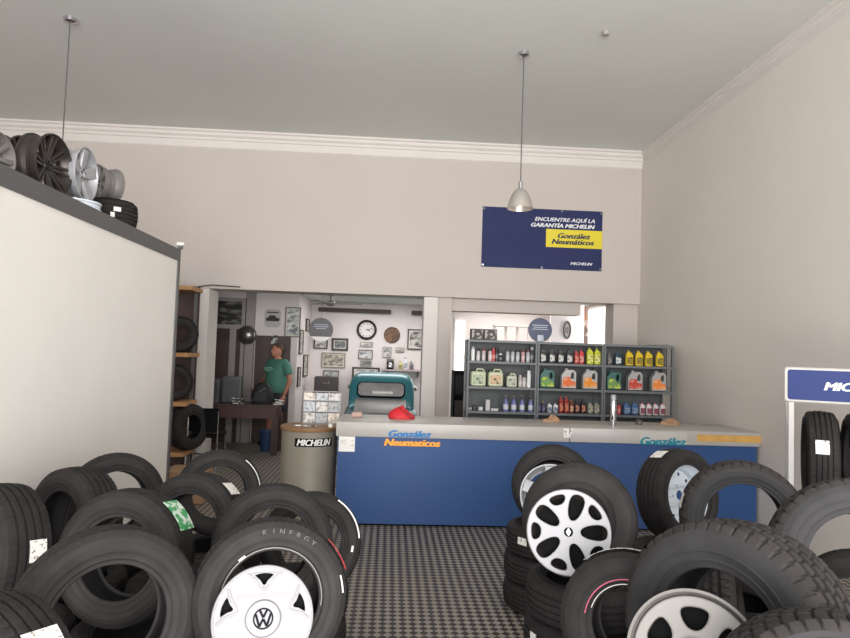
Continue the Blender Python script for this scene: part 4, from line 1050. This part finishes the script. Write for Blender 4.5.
# clock
c = P(366.8, 329.8, YW); r = 10/F*12.95
t = thing('wall_clock', 'round wall clock with dark rim and white face', 'clock', (c.x, YW, c.z))
MB().lathe([(r*.76, .01), (r*.76, .035), (r*.86, .05), (r, .03), (r, 0), (r*.76, 0)], 48, close=True).build('rim', M_fd, t, M=RX(90))
MB().lathe([(0, .004), (r*.78, .004), (r*.78, .014), (0, .014)], 48, cap=False).build('face', mat('clock face', (216, 212, 208), .6), t, M=RX(90))
tk = MB()
for k in range(12):
    tk.M = RY(30*k); tk.bb(-.006, .006, -.019, -.015, r*.56, r*.70)
tk.build('hour_marks', M_black, t)
hn = MB(); hn.M = RY(110); hn.bb(-.006, .006, -.022, -.017, -.01, r*.42); hn.build('hand', M_black, t)
hn = MB(); hn.M = RY(75); hn.bb(-.005, .005, -.025, -.021, -.01, r*.6); hn.build('hand', M_black, t)
c = P(392, 335, YW); r = 8.1/F*12.95
t = thing('wall_plaque', 'round brown relief disc on the wall right of the clock', 'plaque', (c.x, YW, c.z))
MB().lathe([(0, 0), (r, 0), (r, .02), (r*.9, .028), (r*.85, .02), (0, .02)], 40, cap=False).build('disc', two_tone('brown relief', (122, 88, 66), (78, 56, 44), 22, .5, .1), t, M=RX(90))
c = P(247, 335, 11.1); r = .155
t = thing('wheel_trim', 'dark shiny domed wheel trim hung beside the dark door', 'wheel trim', (c.x, 11.115, c.z))
MB().lathe([(0, 0), (r, 0), (r, .02), (r*.93, .045), (r*.6, .085), (r*.3, .10), (0, .103)], 40, cap=False).build('dome', mat('dark chrome', (120, 116, 118), .3, .8), t, M=RX(90))
MB().lathe([(r*.96, 0), (r*1.04, .004), (r*1.04, .02), (r*.96, .028)], 40, close=True).build('rim', M_chrome, t, M=RX(90))
c = P(321, 329.8, 11.6); r = 12/F*11.6
t = thing('round_sign', 'round grey sign with white lower band hanging in the back room', 'sign', (c.x, 11.6, c.z))
MB().lathe([(0, -.006), (r, -.006), (r, .006), (0, .006)], 48, cap=False).build('disc', mat('sign slate', (92, 90, 94), .5), t, M=RX(90))
pts = [(r*.985*math.cos(a_), r*.985*math.sin(a_)) for a_ in [R_(215+110*k/16) for k in range(17)]]
MB().prism(pts, -.010, -.0065).build('white_band', M_white, t)
l = MB()
for (z, w2) in ((.09, .12), (.055, .13), (.02, .09)): l.bb(-w2, w2, -.009, -.0065, z-.006, z+.006)
l.build('lettering_lines', mat('sign pale', (176, 182, 196)), t)
MB().tube([(0, 0, r), (0, 0, 2.58-c.z)], .003, 5).build('wire', M_steel, t)
# ceiling fan
p = P(331, 300, 11.0)
t = thing('ceiling_fan', 'grey ceiling fan near the back room ceiling', 'fan', (p.x, 11.0, 2.58))
MB().lathe([(0, 0), (.05, 0), (.05, -.03), (.014, -.04), (.014, -.12), (.07, -.13), (.08, -.19), (.03, -.21), (0, -.21)], 20, cap=False).build('motor', mat('fan grey', (120, 112, 108), .5), t)
for k in range(3):
    bl = MB(); bl.M = RZ(8+120*k); bl.bb(.07, .52, -.055, .055, -.165, -.155); bl.build('blade', mat('fan blade', (134, 126, 122), .5), t)

# rear shelf with coffee maker and bottles
a = P(382, 369, 12.8); b = P(424, 369, 12.8)
t = thing('wall_shelf', 'pale wall shelf below the brown disc', 'shelf', ((a.x+b.x)/2, 13.0, a.z))
MB().bb(-(b.x-a.x)/2, (b.x-a.x)/2, -.24, 0, -.03, 0).build('board', mat('shelf mauve', (176, 160, 158), .6), t)
for x in (-.3, .3): MB().prism([(0, -.03), (-.18, -.03), (0, -.16)], x-.012, x+.012, 'YZ').build('bracket', M_steel, t)
zs = a.z
p = P(390, 368, 12.85); t = thing('coffee_maker', 'black coffee maker on the wall shelf', 'coffee maker', (p.x, 12.87, zs))
MB().bb(-.07, .07, -.08, .08, 0, .03).build('base', M_black, t); MB().bb(-.07, .07, .03, .08, .03, .2).build('column', M_black, t); MB().bb(-.07, .07, -.08, .08, .15, .2).build('head', M_dkrim, t)
MB().lathe([(0, .03), (.045, .03), (.05, .09), (.035, .13), (0, .13)], 16, cap=False).build('jug', M_chrome, t, M=T(0, -.03, 0))
for (px, c1, c2, h, lab) in ((400.5, (196, 188, 130), (150, 140, 90), .17, 'yellowish bottle on the wall shelf'), (405.5, (216, 216, 226), (50, 60, 120), .24, 'white bottle with dark blue cap on the wall shelf'), (411.5, (130, 126, 136), (100, 96, 104), .17, 'grey bottle on the wall shelf')):
    o = oil_bottle(c1, c2, tuple(int(v*.8) for v in c1), .08, h, .06); o.matrix_world = T(P(px, 368, 12.85).x, 12.87, zs); o['label'] = lab; o['group'] = 'bottles on the wall shelf'
# console with a framed photo behind the car
a = P(353, 367, 12.75); b = P(379, 367, 12.75)
t = thing('display_stand', 'dark framed stand behind the teal car roof', 'stand', ((a.x+b.x)/2, 12.8, 0)); w2 = (b.x-a.x)/2
for x in (-w2, w2): MB().bb(x-.018, x+.018, -.018, .018, 0, a.z).build('post', M_fd, t)
MB().bb(-w2, w2, -.018, .018, a.z-.035, a.z).build('top_rail', M_fd, t)
MB().bb(-w2+.07, w2-.02, -.008, .008, a.z-.42, a.z-.05).build('picture_board', prn(2), t)
# dark cabinet and case left of the car
a = P(313, 391, 12.2); b = P(338.5, 391, 12.2)
t = thing('cabinet', 'dark low cabinet against the wall left of the teal car', 'cabinet', ((a.x+b.x)/2, 12.35, 0)); w2 = (b.x-a.x)/2
MB().bb(-w2, w2, -.25, .25, 0, .83).build('body', M_dwood, t)
for s in (-1, 1): MB().bb(min(s*.01, s*(w2-.02)), max(s*.01, s*(w2-.02)), -.262, -.25, .06, .8).build('door', mat('cabinet door', (76, 58, 52), .5), t)
t = thing('case', 'dark grey case standing on the low cabinet', 'case', ((a.x+b.x)/2, 12.3, .83))
MB().rbox((0, 0, .14), (2*w2*.92, .3, .28), .02).build('body', mat('case grey', (66, 60, 60), .6), t)
MB().tube([(-.06, -.16, .2), (-.05, -.18, .16), (.05, -.18, .16), (.06, -.16, .2)], .008, 6).build('handle', M_chrome, t)

# side room things over the shelves
c = P(567, 330, 10.98); t = thing('wall_ring', 'narrow dark oval ring hung on the bright white wall', 'wall decoration', (c.x, 10.97, c.z))
MB().lathe([(.12, -.025), (.15, -.03), (.16, 0), (.15, .03), (.12, .025)], 32, close=True).build('ring', mat('grey ring', (92, 88, 90), .6), t, M=Matrix.Scale(.42, 4, (1, 0, 0)) @ RX(90))
MB().lathe([(.03, -.02), (.06, -.02), (.06, .02), (.03, .02)], 24, close=True).build('inner_ring', mat('pale ring', (150, 146, 146), .6), t, M=Matrix.Scale(.42, 4, (1, 0, 0)) @ RX(90))
a = P(585, 304, 11.7); b = P(594, 346, 11.7)
t = thing('hanging_poster', 'orange and brown wall poster beside the bright window', 'poster', (XR-.008, 12.02, b.z), R_(-90)); w2 = .52; h2 = a.z-b.z
MB().bb(0, w2, 0, .006, 0, h2).build('sheet', mat('poster pale', (222, 206, 196), .7), t)
MB().prism([(0, h2*.55), (w2*.75, h2*.62), (w2*.5, h2*.98), (0, h2*.98)], -.004, 0).build('print', mat('poster orange', (216, 150, 110), .7), t)
MB().prism([(w2*.2, 0), (w2*.9, 0), (w2*.95, h2*.2), (w2*.5, h2*.26), (w2*.9, h2*.34), (w2*.55, h2*.5), (w2*.15, h2*.3)], -.004, 0).build('print', mat('poster brown', (128, 110, 102), .7), t)
t = thing('storage_rack', 'tall white storage rack with vertical bars behind the shelving', 'rack', (P(511, 330, 12.0).x, 12.0, 0))
for x in (-.32, -.1, .12, .34): MB().bb(x-.02, x+.02, -.02, .02, 0, 2.2).build('post', mat('rack white', (214, 206, 200), .6), t)
for z in (.6, 1.2, 1.75, 2.2): MB().bb(-.34, .36, -.15, .15, z-.03, z).build('shelf', MATS['rack white'], t)
a = P(453, 370, 10.2); b = P(466, 400, 10.2)
t = thing('machine', 'black boxy machine just left of the oil shelving', 'machine', ((a.x+b.x)/2, 10.2, 0)); w2 = (b.x-a.x)/2
MB().bb(-w2, w2, -.2, .2, 0, 1.36).build('cabinet', M_black, t); MB().bb(-w2*.8, w2*.8, -.21, -.2, .5, .9).build('door', M_dkrim, t); MB().bb(-w2*.8, w2*.8, -.21, -.2, 1.0, 1.3).build('screen', mat('dark screen', (40, 42, 48), .2), t)

# ------------------------------------------------------------------ vintage teal car, seen from behind
CXc = P(382, 385, 10.4).x
t = thing('vintage_car', 'small teal vintage car seen from behind over the counter', 'car', (CXc, 9.75, 0))
M_car = mat('teal car paint', (50, 122, 132), .35, .1, coat=.4, var=.03, vscale=3)
def loft(secs, n=40, p=3.2):
    """sections (y, halfwidth, z0, z1): superellipse rings along Y"""
    vs = []; fs = []
    for (y, hw_, z0, z1) in secs:
        hw_ *= .865
        for i in range(n):
            a_ = 2*PI*i/n; c_, s_ = math.cos(a_), math.sin(a_)
            vs.append((hw_*math.copysign(abs(c_)**(2/p), c_), y, (z0+z1)/2+(z1-z0)/2*math.copysign(abs(s_)**(2/p), s_)))
    for k in range(len(secs)-1):
        for i in range(n): fs.append((k*n+i, k*n+(i+1) % n, k*n+n+(i+1) % n, k*n+n+i))
    fs.append(tuple(range(n-1, -1, -1))); fs.append(tuple((len(secs)-1)*n+i for i in range(n)))
    return MB().add(vs, fs)
ZT = P(383, 372, 10.9).z
loft([(.0, .46, .40, .54), (.06, .55, .30, .64), (.25, .63, .24, .74), (.6, .68, .22, .82), (1.6, .70, .22, .82), (2.2, .66, .24, .80), (2.7, .56, .28, .72), (2.85, .44, .36, .60)], 40, 3.4).build('body', M_car, t, 60)
loft([(.44, .585, .62, .82), (.48, .60, .62, .90), (.62, .605, .62, 1.14), (.70, .60, .62, ZT-.05), (.80, .585, .62, ZT-.014), (1.05, .575, .62, ZT), (1.5, .56, .62, ZT-.03), (1.72, .55, .62, ZT-.12), (1.95, .55, .62, .92), (2.05, .54, .62, .80)], 44, 5.5).build('cab', M_car, t, 50)
def slab(w_, h_, r, m, name, M, th=.012):
    return MB().rbox((0, 0, 0), (w_, h_, th), r, 8).build(name, m, t, 40, M=M)
wa = P(358.5, 384, 10.3); wb = P(403.5, 398, 10.3); ww = wb.x-wa.x
MW = T((wa.x+wb.x)/2-CXc, .545, 1.005) @ RX(90-30)
slab(ww+.045, .275, .09, M_black, 'window_seal', MW @ T(0, 0, .012), .03)
slab(ww, .23, .07, mat('car glass', (158, 156, 158), .12, .2, var=.25, vscale=4), 'rear_window', MW @ T(0, 0, .03), .006)
bl = MB(); bl.bb(-.15, .17, -.012, .012, .033, .036)
for k in range(8): bl.bb(-.15+.041*k, -.128+.041*k, -.012, .03, .033, .037)
bl.build('window_decal', M_white, t, M=MW @ T(.02, -.06, 0))
slab(.80, .50, .07, mat('grey boot lid', (158, 156, 156), .5, .1, var=.08, vscale=5), 'boot_lid', T((wa.x+wb.x)/2-CXc, .27, .775) @ RX(22), .05)  # lid in slightly mottled grey, unlike the teal body
for s in (-1, 1):
    MB().lathe([(0, -.06), (.25, -.06), (.28, -.04), (.28, .04), (.25, .06), (0, .06)], 32, cap=False).build('wheel', M_rub, t, M=T(s*.53, .62, .28) @ RY(90))
    MB().lathe([(0, -.06), (.25, -.06), (.28, -.04), (.28, .04), (.25, .06), (0, .06)], 32, cap=False).build('wheel', M_rub, t, M=T(s*.52, 2.25, .28) @ RY(90))
    MB().ball((s*.44, .06, .56), (.05, .03, .06)).build('tail_light', colm((150, 30, 30), .2), t)
    MB().ball((s*.56, 1.7, .98), (.06, .03, .045)).build('wing_mirror', M_chrome, t)
MB().tube([(-.54, .1, .42), (-.44, -.03, .42), (.44, -.03, .42), (.54, .1, .42)], .035, 10).build('bumper', M_chrome, t)

# ------------------------------------------------------------------ person
def skin_mesh(pts, edges, radii, sub=1, root=0):
    me = bpy.data.meshes.new('b'); me.from_pydata(pts, edges, []); o = bpy.data.objects.new('b', me); COL.objects.link(o)
    md = o.modifiers.new('s', 'SKIN'); md.use_smooth_shade = True
    for i, r in enumerate(radii):
        v = me.skin_vertices[0].data[i]; v.radius = r if isinstance(r, tuple) else (r, r); v.use_root = (i == root)
    sb = o.modifiers.new('u', 'SUBSURF'); sb.levels = sub; sb.render_levels = sub
    m2 = eval_mesh(o); bpy.data.objects.remove(o); return m2
def merge(mb, me, M=Matrix()):
    mb.M = M; mb.add([v.co for v in me.vertices], [tuple(p.vertices) for p in me.polygons]); mb.M = Matrix()
def remesh(mb, name, m, parent, vox, it=6):
    me = mb.mesh(name, m, 0); o = bpy.data.objects.new(name, me); COL.objects.link(o)
    r = o.modifiers.new('r', 'REMESH'); r.mode = 'VOXEL'; r.voxel_size = vox
    s = o.modifiers.new('s', 'SMOOTH'); s.iterations = it; s.factor = .5
    m2 = eval_mesh(o); bpy.data.objects.remove(o); m2.materials.clear(); fin(m2, m, 80)
    return link(name, m2, parent)
pp = P(279, 400, 10.75)
# local frame: person faces -Y (towards -Y), then turned so that he looks to the left of the picture
person = thing('person', 'person in a green t-shirt and dark shorts standing by the desk, looking left', 'person', (pp.x-.08, 10.86, 0), R_(-42)); person.scale = (1.1, 1.06, 1)
M_skin = mat('skin', (178, 122, 100), .6)
B = MB()
pts = [(0, 0, .93), (0, .01, 1.08), (0, .015, 1.25), (0, .02, 1.37), (0, .015, 1.43), (0, 0, 1.50),          # 0-5 pelvis .. neck
       (.09, 0, .88), (.11, -.005, .50), (.115, .02, .09), (.12, -.07, .035), (.125, -.15, .03),                # 6-10 left leg
       (-.09, 0, .88), (-.11, -.02, .50), (-.115, .0, .09), (-.12, -.09, .035), (-.125, -.17, .03),            # 11-15
       (.15, .02, 1.385), (.20, .02, 1.35), (.27, .05, 1.10), (.25, -.02, .90), (.245, -.04, .85),               # 16-20 left arm
       (-.15, .02, 1.385), (-.20, .02, 1.35), (-.25, .0, 1.10), (-.20, -.18, .98), (-.18, -.22, .96)]            # 21-25 right arm, bent to the desk
ed = [(0, 1), (1, 2), (2, 3), (3, 4), (4, 5), (0, 6), (6, 7), (7, 8), (8, 9), (9, 10), (0, 11), (11, 12), (12, 13), (13, 14), (14, 15), (3, 16), (16, 17), (17, 18), (18, 19), (19, 20), (3, 21), (21, 22), (22, 23), (23, 24), (24, 25)]
rd = [(.15, .12), (.155, .135), (.15, .12), (.11, .09), (.06, .06), (.052, .055), .088, .058, .04, .042, .03, .088, .058, .04, .042, .03, .06, .055, .044, .03, .03, .06, .055, .044, .03, .03]
merge(B, skin_mesh(pts, ed, rd, 2))
B.ball((0, -.012, 1.575), (.075, .092, .112), 20, 14)          # head
B.ball((0, -.05, 1.52), (.052, .048, .05), 14, 10)            # jaw
B.ball((0, -.108, 1.565), (.013, .02, .022), 10, 8)           # nose
B.ball((0, -.092, 1.588), (.05, .016, .012), 10, 6)           # brow
B.ball((0, -.094, 1.532), (.024, .012, .008), 10, 6)          # lips
for s in (-1, 1): B.ball((s*.076, 0, 1.568), (.012, .022, .03), 10, 8)
for (hx, hy, hz, dx_, dy_, dz_) in ((.245, -.045, .84, 0, -.1, -1), (-.18, -.235, .955, .15, -1, -.3)):
    d_ = Vector((dx_, dy_, dz_)).normalized(); sd = Vector((0, 1, 0)).cross(d_) if abs(d_.y) < .5 else Vector((1, 0, 0)); sd.normalize()
    sd = Vector((0, 1, 0)) if abs(d_.z) > .8 else sd
    c0 = Vector((hx, hy, hz)); B.ball(c0+d_*.03, (.03, .034, .045), 12, 8)
    for k, L in enumerate((.068, .078, .074, .058)):
        b0 = c0+d_*.055+sd*(.021*(k-1.5)); bend = Vector((-.35 if hx > 0 else .2, 0, -.1))
        B.tube([b0, b0+d_*L*.5, b0+d_*L*.9+bend*L*.35], [.0095, .009, .007], 8)
    b0 = c0+d_*.01-sd*.03; B.tube([b0, b0+d_*.035-sd*.018, b0+d_*.065-sd*.016], [.012, .010, .008], 8)
remesh(B, 'body', M_skin, person, .008, 4)
S = MB()                                                        # t-shirt
spts = [(0, 0, .81), (0, 0, 1.04), (0, .015, 1.25), (0, .02, 1.37), (0, .015, 1.435), (.15, .02, 1.385), (.205, .02, 1.345), (.255, .04, 1.17), (-.15, .02, 1.385), (-.205, .02, 1.345), (-.245, .01, 1.17)]
merge(S, skin_mesh(spts, [(0, 1), (1, 2), (2, 3), (3, 4), (3, 5), (5, 6), (6, 7), (3, 8), (8, 9), (9, 10)], [(.215, .165), (.215, .18), (.205, .155), (.15, .115), (.072, .072), .075, .075, .074, .075, .075, .074], 2))
sh = remesh(S, 't_shirt', mat('green t-shirt', (74, 126, 112), .8), person, .012, 4)
pr_ = MB()
for (z, w2) in ((1.30, .085), (1.275, .10), (1.25, .06)): pr_.bb(-w2, w2, -.168, -.155, z-.007, z+.007)
pr_.build('chest_print', mat('shirt print', (150, 196, 180), .8), sh)
S = MB()
merge(S, skin_mesh([(0, 0, 1.0), (0, 0, .92), (.10, 0, .86), (.118, 0, .54), (-.10, 0, .86), (-.118, -.01, .54)], [(0, 1), (1, 2), (2, 3), (1, 4), (4, 5)], [(.175, .14), (.18, .145), .125, .105, .125, .105], 2))
remesh(S, 'shorts', mat('dark shorts', (36, 38, 46), .8), person, .012, 4)
H = MB(); H.ball((0, .012, 1.605), (.083, .095, .098), 20, 14)
H.v = [v for v in H.v]
H.f = [f for f in H.f if all((H.v[i][2] > 1.625 or (H.v[i][1] > .0 and H.v[i][2] > 1.54)) for i in f)]
hr = H.build('hair', mat('dark brown hair', (74, 54, 44), .8), person, 80)
so = hr.modifiers.new('s', 'SOLIDIFY'); so.thickness = .012
for s, y in ((1, -.06), (-1, -.08)):
    sm_ = MB(); sm_.ball((s*.122, y, .045), (.05, .13, .048), 16, 10); sm_.v = [(a_, b_, max(c_, .002)) for a_, b_, c_ in sm_.v]
    sm_.build('shoe', M_black, person, 80)

# ------------------------------------------------------------------ light
def area(name, loc, rot, sx, sy, power, color):
    l = bpy.data.lights.new(name, 'AREA'); l.shape = 'RECTANGLE'; l.size = sx; l.size_y = sy; l.energy = power; l.color = color
    o = bpy.data.objects.new(name, l); COL.objects.link(o); o.location = loc; o.rotation_euler = rot; return o
# daylight through the open shop front behind the camera
area('shop_front_daylight', (1.2, -5.5, 2.2), (R_(92), 0, 0), 10, 5, 1600, (1, .98, .955))
# unseen lamp added outside to brighten the ceiling from below
area('ceiling_fill', (.5, -3.6, .1), (R_(140), 0, 0), 9, 3, 420, (1, .98, .95))
# daylight of the side room, then an unseen fill added for the back room
area('side_room_skylight', (2.2, 11.9, 2.56), (0, 0, 0), 1.6, 1.6, 36, (1, .97, .94))
area('back_room_fill', (-.1, 11.6, 2.56), (0, 0, 0), 1.6, 1.2, 42, (1, .97, .95))
w = bpy.data.worlds.new('world'); SC.world = w; w.use_nodes = True
w.node_tree.nodes['Background'].inputs[0].default_value = (.86, .92, 1, 1); w.node_tree.nodes['Background'].inputs[1].default_value = .75
vs_ = SC.view_settings; vs_.view_transform = 'Standard'; vs_.look = 'None'; vs_.gamma = 1; vs_.use_curve_mapping = False; vs_.exposure = 0
